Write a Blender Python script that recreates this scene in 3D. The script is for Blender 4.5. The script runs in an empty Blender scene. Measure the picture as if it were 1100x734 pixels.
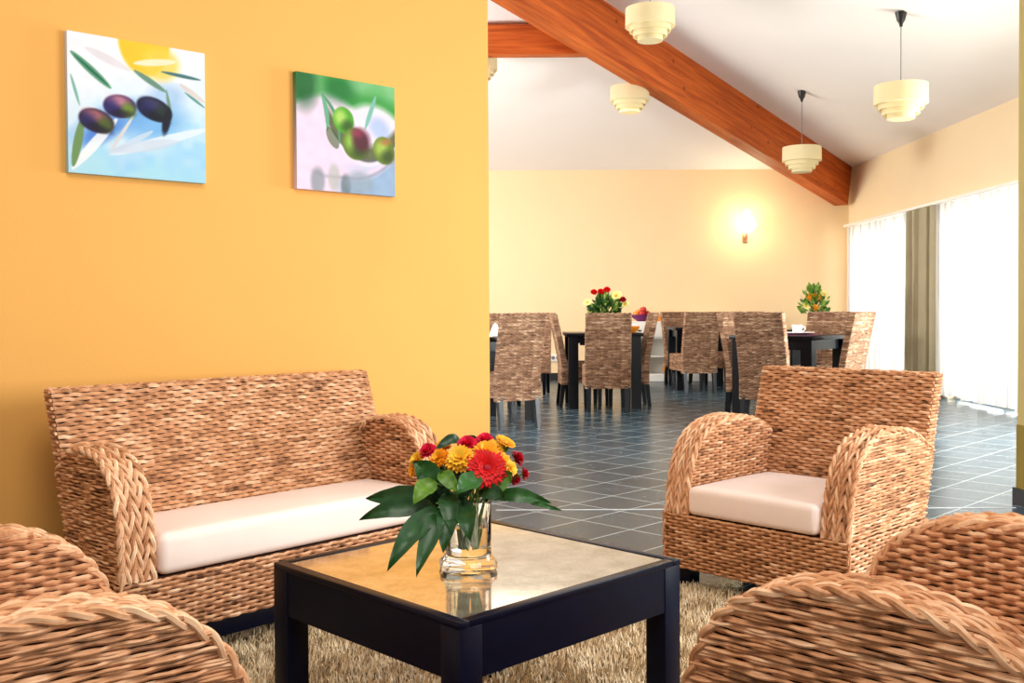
import bpy, bmesh, math, random
import numpy as np
from mathutils import Vector, Matrix

rnd = random.Random(7)
nrng = np.random.default_rng(7)
scene = bpy.context.scene
COL = scene.collection
pi = math.pi

# ------------------------------------------------------------------ helpers
class MB:
    """collects vertices and faces of ONE mesh"""
    def __init__(s):
        s.v = []; s.f = []; s.t = []; s.uv = []; s.m = []; s.n = 0
    def add(s, verts, faces, tint=.5, uv=None, mat=0):
        verts = np.asarray(verts, float)
        k = len(verts); s.v.append(verts)
        s.t.append(np.broadcast_to(np.asarray(tint, float), (k,)))
        s.uv.append(np.zeros((k, 2)) if uv is None else np.asarray(uv, float))
        for f in faces: s.f.append(tuple(int(i) + s.n for i in f))
        s.m += [mat] * len(faces)
        s.n += k
    def box(s, c, size, tint=.5, rz=0, mat=0, bev=0, seg=2, rot=None):
        bm = bmesh.new(); bmesh.ops.create_cube(bm, size=1)
        bmesh.ops.scale(bm, vec=size, verts=bm.verts)
        if bev: bmesh.ops.bevel(bm, geom=list(bm.edges), offset=bev, segments=seg, profile=.5, affect='EDGES')
        M = Matrix.Translation(c) @ (rot.to_4x4() if rot is not None else Matrix.Rotation(rz, 4, 'Z'))
        bm.transform(M); s.bm(bm, tint, mat)
    def bm(s, bm, tint=.5, mat=0):
        bm.verts.ensure_lookup_table(); bm.verts.index_update()
        s.add([v.co[:] for v in bm.verts], [[v.index for v in f.verts] for f in bm.faces], tint, mat=mat)
        bm.free()
    def tube(s, path, r, up=None, sides=6, tint=.5, cap=True, flat=1.0, mat=0):
        P = np.asarray(path, float); n = len(P)
        T = np.gradient(P, axis=0); T /= np.linalg.norm(T, axis=1)[:, None] + 1e-12
        if up is None:
            a = np.array([0, 0, 1.]) if abs(T[:, 2]).mean() < .8 else np.array([1., 0, 0])
            up = np.broadcast_to(a, (n, 3))
        else: up = np.broadcast_to(np.asarray(up, float), (n, 3))
        N = up - (up * T).sum(1)[:, None] * T; N /= np.linalg.norm(N, axis=1)[:, None] + 1e-12
        B = np.cross(T, N)
        r = np.broadcast_to(np.asarray(r, float), (n,))
        a = np.arange(sides) * 2 * pi / sides
        V = P[:, None] + (N[:, None] * np.cos(a)[None, :, None] * flat + B[:, None] * np.sin(a)[None, :, None]) * r[:, None, None]
        L = np.concatenate([[0], np.cumsum(np.linalg.norm(np.diff(P, axis=0), axis=1))])
        uv = np.stack([np.repeat(L, sides), np.tile(np.arange(sides) / sides, n)], 1)
        F = []
        for i in range(n - 1):
            for j in range(sides):
                k = (j + 1) % sides
                F.append((i*sides+j, i*sides+k, (i+1)*sides+k, (i+1)*sides+j))
        if cap:
            F.append(tuple(range(sides))[::-1]); F.append(tuple((n-1)*sides + j for j in range(sides)))
        tt = np.repeat(np.broadcast_to(np.asarray(tint, float), (n,)), sides)
        s.add(V.reshape(-1, 3), F, tt, uv, mat)
    def lathe(s, prof, c=(0, 0, 0), seg=32, tint=.5, mat=0, close=False, sq=0):
        V = []; 
        for r, z in prof:
            for j in range(seg):
                a = 2*pi*j/seg
                k = 1.0
                if sq: k = 1.0/((abs(math.cos(a))**sq + abs(math.sin(a))**sq)**(1/sq))
                V.append((c[0] + r*k*math.cos(a), c[1] + r*k*math.sin(a), c[2] + z))
        F = []; n = len(prof)
        for i in range(n - 1 + (1 if close else 0)):
            a0 = i*seg; b0 = ((i+1) % n)*seg
            for j in range(seg):
                k = (j+1) % seg
                F.append((a0+j, a0+k, b0+k, b0+j))
        if not close:
            if prof[0][0] > 1e-6: F.append(tuple(range(seg))[::-1])
            if prof[-1][0] > 1e-6: F.append(tuple((n-1)*seg + j for j in range(seg)))
        s.add(V, F, tint, mat=mat)
    def sphere(s, c, r, sx=1, sy=1, sz=1, u=14, w=10, tint=.5, mat=0, rot=None):
        bm = bmesh.new(); bmesh.ops.create_uvsphere(bm, u_segments=u, v_segments=w, radius=r)
        bmesh.ops.scale(bm, vec=(sx, sy, sz), verts=bm.verts)
        M = Matrix.Translation(c) @ (rot.to_4x4() if rot is not None else Matrix.Identity(4))
        bm.transform(M); s.bm(bm, tint, mat)
    def grid(s, fn, nu, nv, tint=.5, mat=0, uv=True):
        V = []; U = []
        for j in range(nv + 1):
            for i in range(nu + 1):
                V.append(fn(i/nu, j/nv)); U.append((i/nu, j/nv))
        F = [(j*(nu+1)+i, j*(nu+1)+i+1, (j+1)*(nu+1)+i+1, (j+1)*(nu+1)+i) for j in range(nv) for i in range(nu)]
        s.add(V, F, tint, U, mat)
    def build(s, name, mats, parent=None, smooth=True, loc=None, rotz=0):
        me = bpy.data.meshes.new(name)
        V = np.concatenate(s.v); me.from_pydata(V.tolist(), [], s.f)
        a = me.attributes.new('tint', 'FLOAT', 'POINT'); a.data.foreach_set('value', np.concatenate(s.t).astype(np.float32))
        UV = np.concatenate(s.uv); ul = me.uv_layers.new(name='UVMap')
        li = np.empty(len(me.loops), np.int32); me.loops.foreach_get('vertex_index', li)
        ul.data.foreach_set('uv', UV[li].astype(np.float32).ravel())
        if not isinstance(mats, (list, tuple)): mats = [mats]
        for m in mats: me.materials.append(m)
        if len(mats) > 1: me.polygons.foreach_set('material_index', np.array(s.m, np.int32))
        me.polygons.foreach_set('use_smooth', np.full(len(me.polygons), bool(smooth)))
        if smooth: me.set_sharp_from_angle(angle=math.radians(40))
        me.update()
        o = bpy.data.objects.new(name, me); COL.objects.link(o)
        if parent is not None: o.parent = parent
        if loc is not None: o.location = loc
        o.rotation_euler[2] = rotz
        return o

def tag(o, label=None, cat=None, group=None, kind=None):
    if label: o['label'] = label
    if cat: o['category'] = cat
    if group: o['group'] = group
    if kind: o['kind'] = kind
    return o
def empty(name, loc, rz=0, label=None, cat=None, group=None):
    o = bpy.data.objects.new(name, None); COL.objects.link(o)
    o.location = loc; o.rotation_euler = (0, 0, rz); o.empty_display_size = .1
    return tag(o, label, cat, group)
def copy_tree(o, loc, rz, label=None, group=None):
    r = o.copy(); COL.objects.link(r); r.location = loc; r.rotation_euler = (0, 0, rz)
    if label: r['label'] = label
    if group: r['group'] = group
    for ch in list(o.children):
        c = ch.copy(); COL.objects.link(c); c.parent = r
        for g in list(ch.children):
            d = g.copy(); COL.objects.link(d); d.parent = c
    return r
def spline(pts, n):
    P = np.asarray(pts, float); P = np.vstack([2*P[0]-P[1], P, 2*P[-1]-P[-2]])
    out = []
    for i in range(1, len(P)-2):
        for t in np.linspace(0, 1, 16, endpoint=False):
            a, b, c, d = P[i-1], P[i], P[i+1], P[i+2]
            out.append(.5*((2*b)+(-a+c)*t+(2*a-5*b+4*c-d)*t*t+(-a+3*b-3*c+d)*t**3))
    out.append(P[-2]); out = np.array(out)
    L = np.concatenate([[0], np.cumsum(np.linalg.norm(np.diff(out, axis=0), axis=1))])
    s = np.linspace(0, L[-1], n)
    return np.stack([np.interp(s, L, out[:, k]) for k in range(out.shape[1])], 1)

# ------------------------------------------------------------------ materials
def lin(c):
    return tuple((x/12.92 if x <= .04045 else ((x+.055)/1.055)**2.4) for x in [v/255 for v in c]) + (1,)
def new_mat(name):
    m = bpy.data.materials.new(name); m.use_nodes = True
    nt = m.node_tree; b = nt.nodes['Principled BSDF']
    return m, nt, b
def N(nt, t, **kw):
    n = nt.nodes.new(t)
    for k, v in kw.items():
        if k in n.inputs: n.inputs[k].default_value = v
        else: setattr(n, k, v)
    return n
def plain(name, rgb, rough=.6, metal=0, spec=.5, noise=.06, nscale=8, bump=0, bscale=60, coat=0):
    m, nt, b = new_mat(name)
    b.inputs['Roughness'].default_value = rough; b.inputs['Metallic'].default_value = metal
    b.inputs['Specular IOR Level'].default_value = spec
    if coat: b.inputs['Coat Weight'].default_value = coat
    tc = N(nt, 'ShaderNodeTexCoord'); nz = N(nt, 'ShaderNodeTexNoise', Scale=nscale, Detail=3)
    nt.links.new(tc.outputs['Object'], nz.inputs['Vector'])
    cr = nt.nodes.new('ShaderNodeValToRGB'); c = lin(rgb)
    cr.color_ramp.elements[0].position = .3; cr.color_ramp.elements[1].position = .7
    cr.color_ramp.elements[0].color = tuple(x*(1-noise) for x in c[:3]) + (1,)
    cr.color_ramp.elements[1].color = tuple(min(1, x*(1+noise)) for x in c[:3]) + (1,)
    nt.links.new(nz.outputs['Fac'], cr.inputs['Fac']); nt.links.new(cr.outputs['Color'], b.inputs['Base Color'])
    if bump:
        n2 = N(nt, 'ShaderNodeTexNoise', Scale=bscale, Detail=4); nt.links.new(tc.outputs['Object'], n2.inputs['Vector'])
        bp = N(nt, 'ShaderNodeBump', Strength=bump, Distance=.01); nt.links.new(n2.outputs['Fac'], bp.inputs['Height'])
        nt.links.new(bp.outputs['Normal'], b.inputs['Normal'])
    return m
def wicker(name, dark, mid, light, rough=.62):
    m, nt, b = new_mat(name); b.inputs['Roughness'].default_value = rough
    b.inputs['Specular IOR Level'].default_value = .25
    at = N(nt, 'ShaderNodeAttribute', attribute_name='tint')
    uv = N(nt, 'ShaderNodeUVMap'); mp = N(nt, 'ShaderNodeMapping'); mp.inputs['Scale'].default_value = (26, 6, 1)
    nt.links.new(uv.outputs['UV'], mp.inputs['Vector'])
    tc = N(nt, 'ShaderNodeTexCoord')
    ad = N(nt, 'ShaderNodeVectorMath', operation='MULTIPLY_ADD'); ad.inputs[1].default_value = (9, 9, 9)
    nt.links.new(tc.outputs['Object'], ad.inputs[0]); nt.links.new(mp.outputs['Vector'], ad.inputs[2])
    nz = N(nt, 'ShaderNodeTexNoise', Scale=1.0, Detail=3, Roughness=.65); nt.links.new(ad.outputs[0], nz.inputs['Vector'])
    mx = N(nt, 'ShaderNodeMath', operation='MULTIPLY_ADD'); mx.inputs[1].default_value = .9; 
    nt.links.new(nz.outputs['Fac'], mx.inputs[0])
    sb = N(nt, 'ShaderNodeMath', operation='SUBTRACT'); sb.inputs[1].default_value = .45
    nt.links.new(at.outputs['Fac'], sb.inputs[0]); nt.links.new(sb.outputs[0], mx.inputs[2])
    cr = nt.nodes.new('ShaderNodeValToRGB'); e = cr.color_ramp.elements
    e[0].position = .0; e[0].color = lin(dark); e[1].position = 1; e[1].color = lin(light)
    k = e.new(.5); k.color = lin(mid)
    nt.links.new(mx.outputs[0], cr.inputs['Fac']); nt.links.new(cr.outputs['Color'], b.inputs['Base Color'])
    bp = N(nt, 'ShaderNodeBump', Strength=.35, Distance=.002); nt.links.new(nz.outputs['Fac'], bp.inputs['Height'])
    nt.links.new(bp.outputs['Normal'], b.inputs['Normal'])
    return m
def tinted(name, c0, c1, rough=.5, spec=.4, sub=0, trans=0, attr='tint', c2=None):
    m, nt, b = new_mat(name); b.inputs['Roughness'].default_value = rough; b.inputs['Specular IOR Level'].default_value = spec
    at = N(nt, 'ShaderNodeAttribute', attribute_name=attr)
    cr = nt.nodes.new('ShaderNodeValToRGB'); cr.color_ramp.elements[0].color = lin(c0); cr.color_ramp.elements[1].color = lin(c1)
    if c2: k = cr.color_ramp.elements.new(.5); k.color = lin(c2)
    nt.links.new(at.outputs['Fac'], cr.inputs['Fac']); nt.links.new(cr.outputs['Color'], b.inputs['Base Color'])
    return m
def glass(name, col=(1, 1, 1, 1), ior=1.45):
    m, nt, b = new_mat(name); b.inputs['Base Color'].default_value = col
    b.inputs['Transmission Weight'].default_value = 1; b.inputs['Roughness'].default_value = 0; b.inputs['IOR'].default_value = ior
    return m
def emis(name, rgb, strength):
    m, nt, b = new_mat(name); b.inputs['Base Color'].default_value = lin(rgb)
    b.inputs['Emission Color'].default_value = lin(rgb); b.inputs['Emission Strength'].default_value = strength
    return m

M = {}
M['wall_yellow'] = plain('yellow_paint', (232, 171, 89), .75, noise=.015, nscale=2, bump=.05, bscale=120, spec=.2)
M['wall_cream'] = plain('cream_paint', (240, 211, 168), .8, noise=.012, nscale=2, bump=.05, bscale=120, spec=.2)
M['wall_side'] = plain('side_wall_paint', (234, 212, 176), .8, noise=.012, nscale=2, spec=.2)
M['wall_olive'] = plain('olive_paint', (186, 168, 108), .8, noise=.02, nscale=3, spec=.2)
M['dado'] = plain('olive_dado_paint', (138, 118, 52), .8, noise=.02, nscale=3, spec=.2)
M['ceiling'] = plain('ceiling_white', (244, 236, 232), .9, noise=.008, nscale=2, spec=.1)
M['black_base'] = plain('black_skirting', (22, 22, 28), .5, noise=.1)
M['black_wood'] = plain('black_lacquered_wood', (6, 11, 30), .3, noise=.2, nscale=20, spec=.16)
M['dining_black'] = plain('dark_stained_wood', (5, 8, 16), .3, noise=.2, nscale=14, spec=.2)
M['white_fabric'] = plain('cream_cushion_cotton', (252, 232, 220), .9, noise=.02, nscale=10, bump=.12, bscale=500, spec=.1)
M['white_paint'] = plain('white_furniture_paint', (236, 234, 226), .5, noise=.02)
M['white_china'] = plain('white_china', (245, 244, 242), .2, noise=.01)
M['purple'] = plain('purple_paper', (110, 30, 92), .7, noise=.05)
M['napkin'] = plain('white_napkin_cloth', (244, 240, 238), .85, noise=.02)
M['rug_base'] = plain('rug_backing', (104, 84, 52), .95, noise=.2, nscale=40)
M['shade'] = plain('cream_lamp_card', (246, 236, 200), .7, noise=.02, nscale=6)
def translucent(m, col):
    nt = m.node_tree; b = nt.nodes['Principled BSDF']; out = nt.nodes['Material Output']
    t = N(nt, 'ShaderNodeBsdfTranslucent', Color=lin(col)); mx = N(nt, 'ShaderNodeMixShader'); mx.inputs[0].default_value = .45
    nt.links.new(b.outputs[0], mx.inputs[1]); nt.links.new(t.outputs[0], mx.inputs[2]); nt.links.new(mx.outputs[0], out.inputs['Surface'])
translucent(M['shade'], (250, 240, 205))
M['black_plastic'] = plain('black_plastic', (14, 14, 15), .4)
M['grey_cord'] = plain('grey_flex', (120, 116, 112), .5)
M['white_frame'] = plain('white_window_frame', (238, 236, 230), .45, noise=.01)
M['drape'] = plain('taupe_drape_cloth', (176, 164, 134), .85, noise=.05, nscale=5)
M['red_plastic'] = plain('red_plastic', (196, 40, 30), .4)
M['brass'] = plain('pinkish_copper_metal', (190, 130, 104), .35, metal=.6)
M['orange_glaze'] = plain('orange_glaze', (232, 140, 30), .3, noise=.1)
M['lounge_wood'] = plain('outdoor_paving', (170, 172, 160), .9, noise=.15, nscale=1.2)
M['wick'] = wicker('natural_banana_leaf_weave', (70, 38, 20), (207, 147, 102), (252, 214, 174))
M['wick_dark'] = wicker('brown_dining_weave', (50, 33, 24), (146, 108, 82), (226, 194, 162))
M['core'] = plain('shadowed_cane_core', (54, 32, 18), .9, noise=.2, nscale=30)
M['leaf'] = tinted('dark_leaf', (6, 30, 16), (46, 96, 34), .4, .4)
M['fresh_leaf'] = tinted('fresh_leaf', (34, 92, 24), (140, 176, 60), .45)
M['bush_leaf'] = tinted('bush_leaf', (14, 50, 18), (176, 196, 92), .5, c2=(60, 108, 44))
M['stem'] = plain('green_stem', (92, 116, 48), .5, noise=.15)
M['red_petal'] = tinted('red_petal', (140, 2, 4), (234, 12, 10), .5, .25)
M['orange_petal'] = tinted('orange_petal', (226, 78, 6), (255, 196, 40), .5, .25)
M['yellow_petal'] = tinted('yellow_petal', (240, 140, 8), (255, 222, 70), .5, .25)
M['pink_petal'] = tinted('pink_petal', (176, 8, 44), (246, 44, 84), .5, .25)
M['crimson_petal'] = tinted('crimson_petal', (104, 2, 16), (196, 14, 36), .5, .25)
M['pale_petal'] = tinted('pale_yellow_petal', (214, 200, 60), (250, 246, 170), .5, .25)
M['glass'] = glass('clear_glass', (.98, 1, .99, 1))
M['water'] = glass('water', (1, 1, 1, 1), 1.33)

def mat_beam():
    m, nt, b = new_mat('orange_glulam_wood'); b.inputs['Roughness'].default_value = .55; b.inputs['Specular IOR Level'].default_value = .3
    tc = N(nt, 'ShaderNodeTexCoord'); mp = N(nt, 'ShaderNodeMapping'); mp.inputs['Scale'].default_value = (.5, 5, 9)
    nt.links.new(tc.outputs['Object'], mp.inputs['Vector'])
    nz = N(nt, 'ShaderNodeTexNoise', Scale=2.2, Detail=5, Roughness=.6, Distortion=.8); nt.links.new(mp.outputs['Vector'], nz.inputs['Vector'])
    cr = nt.nodes.new('ShaderNodeValToRGB'); e = cr.color_ramp.elements
    e[0].position = .3; e[0].color = lin((150, 60, 14)); e[1].position = .72; e[1].color = lin((214, 108, 40))
    nt.links.new(nz.outputs['Fac'], cr.inputs['Fac'])
    vo = N(nt, 'ShaderNodeTexVoronoi', Scale=4.2); nt.links.new(tc.outputs['Object'], vo.inputs['Vector'])
    kr = nt.nodes.new('ShaderNodeValToRGB'); kr.color_ramp.elements[0].position = .06; kr.color_ramp.elements[1].position = .13
    kr.color_ramp.elements[0].color = (.25, .2, .15, 1); kr.color_ramp.elements[1].color = (1, 1, 1, 1)
    nt.links.new(vo.outputs['Distance'], kr.inputs['Fac'])
    mx = N(nt, 'ShaderNodeMix', data_type='RGBA', blend_type='MULTIPLY'); mx.inputs[0].default_value = .7
    nt.links.new(cr.outputs['Color'], mx.inputs[6]); nt.links.new(kr.outputs['Color'], mx.inputs[7])
    nt.links.new(mx.outputs[2], b.inputs['Base Color'])
    return m
M['beam'] = mat_beam()

def mat_floor():
    m, nt, b = new_mat('dark_slate_tiles')
    ge = N(nt, 'ShaderNodeNewGeometry'); mp = N(nt, 'ShaderNodeMapping')
    mp.inputs['Rotation'].default_value = (0, 0, pi/4); mp.inputs['Location'].default_value = (3.310, -3.795, 0)
    nt.links.new(ge.outputs['Position'], mp.inputs['Vector'])
    br = N(nt, 'ShaderNodeTexBrick', offset=0.0, squash=1.0)
    br.inputs['Scale'].default_value = 1; br.inputs['Mortar Size'].default_value = .0042; br.inputs['Mortar Smooth'].default_value = .15
    br.inputs['Brick Width'].default_value = .311; br.inputs['Row Height'].default_value = .311; br.inputs['Bias'].default_value = 0
    br.inputs['Color1'].default_value = lin((40, 60, 72)); br.inputs['Color2'].default_value = lin((54, 76, 88)); br.inputs['Mortar'].default_value = lin((176, 184, 184))
    nt.links.new(mp.outputs['Vector'], br.inputs['Vector'])
    nz = N(nt, 'ShaderNodeTexNoise', Scale=7, Detail=6, Roughness=.65); nt.links.new(ge.outputs['Position'], nz.inputs['Vector'])
    mr = N(nt, 'ShaderNodeMapRange'); mr.inputs['To Min'].default_value = .78; mr.inputs['To Max'].default_value = 1.2; nt.links.new(nz.outputs['Fac'], mr.inputs['Value'])
    mx = N(nt, 'ShaderNodeVectorMath', operation='SCALE'); nt.links.new(br.outputs['Color'], mx.inputs[0]); nt.links.new(mr.outputs[0], mx.inputs['Scale'])
    nt.links.new(mx.outputs[0], b.inputs['Base Color'])
    r2 = N(nt, 'ShaderNodeMapRange'); r2.inputs['To Min'].default_value = .16; r2.inputs['To Max'].default_value = .34; nt.links.new(nz.outputs['Fac'], r2.inputs['Value'])
    nt.links.new(r2.outputs[0], b.inputs['Roughness']); b.inputs['Specular IOR Level'].default_value = .28
    bp = N(nt, 'ShaderNodeBump', Strength=.25, Distance=.004); nt.links.new(nz.outputs['Fac'], bp.inputs['Height']); nt.links.new(bp.outputs['Normal'], b.inputs['Normal'])
    return m
M['floor'] = mat_floor()

def mat_tabletop():
    m, nt, b = new_mat('antiqued_mirror_glass')
    tc = N(nt, 'ShaderNodeTexCoord')
    nz = N(nt, 'ShaderNodeTexNoise', Scale=140, Detail=6, Roughness=.7); nt.links.new(tc.outputs['Object'], nz.inputs['Vector'])
    n2 = N(nt, 'ShaderNodeTexNoise', Scale=16, Detail=5, Roughness=.6); nt.links.new(tc.outputs['Object'], n2.inputs['Vector'])
    ad = N(nt, 'ShaderNodeMath', operation='MULTIPLY_ADD'); ad.inputs[1].default_value = .5; 
    nt.links.new(nz.outputs['Fac'], ad.inputs[0]); hf = N(nt, 'ShaderNodeMath', operation='MULTIPLY'); hf.inputs[1].default_value = .5
    nt.links.new(n2.outputs['Fac'], hf.inputs[0]); nt.links.new(hf.outputs[0], ad.inputs[2])
    cr = nt.nodes.new('ShaderNodeValToRGB'); e = cr.color_ramp.elements
    e[0].position = .36; e[0].color = lin((188, 172, 140)); e[1].position = .6; e[1].color = lin((236, 226, 204))
    nt.links.new(ad.outputs[0], cr.inputs['Fac']); nt.links.new(cr.outputs['Color'], b.inputs['Base Color'])
    b.inputs['Metallic'].default_value = .82; b.inputs['Roughness'].default_value = .07
    bp = N(nt, 'ShaderNodeBump', Strength=.035, Distance=.002); nt.links.new(n2.outputs['Fac'], bp.inputs['Height']); nt.links.new(bp.outputs['Normal'], b.inputs['Normal'])
    return m
M['tabletop'] = mat_tabletop()

def mat_sheer():
    m, nt, b = new_mat('sheer_white_voile'); out = nt.nodes['Material Output']
    nt.nodes.remove(b)
    d = N(nt, 'ShaderNodeBsdfDiffuse', Color=(.9, .88, .86, 1)); t = N(nt, 'ShaderNodeBsdfTranslucent', Color=(.50, .485, .46, 1))
    tr = N(nt, 'ShaderNodeBsdfTransparent')
    mx = N(nt, 'ShaderNodeMixShader'); mx.inputs[0].default_value = .5
    nt.links.new(d.outputs[0], mx.inputs[1]); nt.links.new(t.outputs[0], mx.inputs[2])
    m2 = N(nt, 'ShaderNodeMixShader'); m2.inputs[0].default_value = .03
    nt.links.new(mx.outputs[0], m2.inputs[1]); nt.links.new(tr.outputs[0], m2.inputs[2])
    nt.links.new(m2.outputs[0], out.inputs['Surface'])
    return m
M['sheer'] = mat_sheer()
def mat_pane():
    m, nt, b = new_mat('window_glass'); out = nt.nodes['Material Output']; nt.nodes.remove(b)
    tr = N(nt, 'ShaderNodeBsdfTransparent', Color=(.96, .98, .97, 1)); g = N(nt, 'ShaderNodeBsdfGlossy', Roughness=.02)
    mx = N(nt, 'ShaderNodeMixShader'); mx.inputs[0].default_value = .06
    nt.links.new(tr.outputs[0], mx.inputs[1]); nt.links.new(g.outputs[0], mx.inputs[2]); nt.links.new(mx.outputs[0], out.inputs['Surface'])
    return m
M['pane'] = mat_pane()
def mat_paint():
    m, nt, b = new_mat('printed_canvas'); b.inputs['Roughness'].default_value = .6; b.inputs['Specular IOR Level'].default_value = .2
    at = N(nt, 'ShaderNodeAttribute', attribute_name='print'); nt.links.new(at.outputs['Color'], b.inputs['Base Color'])
    tc = N(nt, 'ShaderNodeTexCoord'); nz = N(nt, 'ShaderNodeTexNoise', Scale=400); nt.links.new(tc.outputs['Object'], nz.inputs['Vector'])
    bp = N(nt, 'ShaderNodeBump', Strength=.1, Distance=.001); nt.links.new(nz.outputs['Fac'], bp.inputs['Height']); nt.links.new(bp.outputs['Normal'], b.inputs['Normal'])
    return m
M['paint'] = mat_paint()
M['pile'] = tinted('shaggy_wool', (176, 146, 104), (254, 240, 212), .9, .1, c2=(236, 212, 172))

# ------------------------------------------------------------------ weaving
def weave_row(mb, A, B, n, r, parity, d0, sp=.029, lift=.0044, step=.0085, sides=5, twist=False, tint=None):
    A = np.asarray(A, float); B = np.asarray(B, float); L = np.linalg.norm(B-A)
    if L < .02: return
    k = max(3, int(L/step)+1); s = np.linspace(0, L, k); D = (B-A)/L; n = np.asarray(n, float)
    ph_ = (s+d0)/sp + parity
    w = lift*np.sin(pi*ph_)
    P = A + D*s[:, None] + n*w[:, None]
    cell = np.floor(ph_/2).astype(int); cell = cell-cell.min(); cv = nrng.normal(0, .12, cell.max()+1)
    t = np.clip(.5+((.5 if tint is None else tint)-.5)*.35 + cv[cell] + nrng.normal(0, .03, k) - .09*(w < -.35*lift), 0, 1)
    if not twist:
        c = np.cross(n, D)
        P = P + c*(nrng.normal(0, r*.10, k))[:, None]
        mb.tube(P, r*(1+nrng.normal(0, .06, k)), up=n, sides=sides, tint=t, flat=.8)
    else:
        c = np.cross(n, D); ph = rnd.random()*6.28
        for q in (0, pi):
            a = 2*pi*s/.34 + ph + q + .5*np.sin(s*2*pi/.074+ph)
            Q = P + (n*np.cos(a)[:, None]*.9 + c*np.sin(a)[:, None])*r*.42
            mb.tube(Q, r*.64*(1+nrng.normal(0, .05, k)), up=n, sides=sides, tint=np.clip(t+rnd.uniform(-.1, .1), 0, 1))
def rope(mb, path, R, up, hand=1, pitch=.09, sides=6, strands=2, base=.55):
    P = np.asarray(path, float); k = len(P)
    T = np.gradient(P, axis=0); T /= np.linalg.norm(T, axis=1)[:, None]
    U = np.broadcast_to(np.asarray(up, float), (k, 3)); Nn = U - (U*T).sum(1)[:, None]*T; Nn /= np.linalg.norm(Nn, axis=1)[:, None]
    Bn = np.cross(T, Nn)
    L = np.concatenate([[0], np.cumsum(np.linalg.norm(np.diff(P, axis=0), axis=1))])
    ph = rnd.random()*6.28
    for q in range(strands):
        a = hand*2*pi*L/pitch + ph + q*2*pi/strands
        Q = P + (Nn*np.cos(a)[:, None] + Bn*np.sin(a)[:, None])*R*.5
        t = np.clip(rnd.gauss(base, .1) + .14*np.sin(L*19+rnd.random()*9) + nrng.normal(0, .04, k), 0, 1)
        mb.tube(Q, R*.62*(1+.06*np.sin(L*60+q)), up=U, sides=sides, tint=t)

CORE_T = -.3   # dark tint of the backing, paints shade into the gaps between strands

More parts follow.
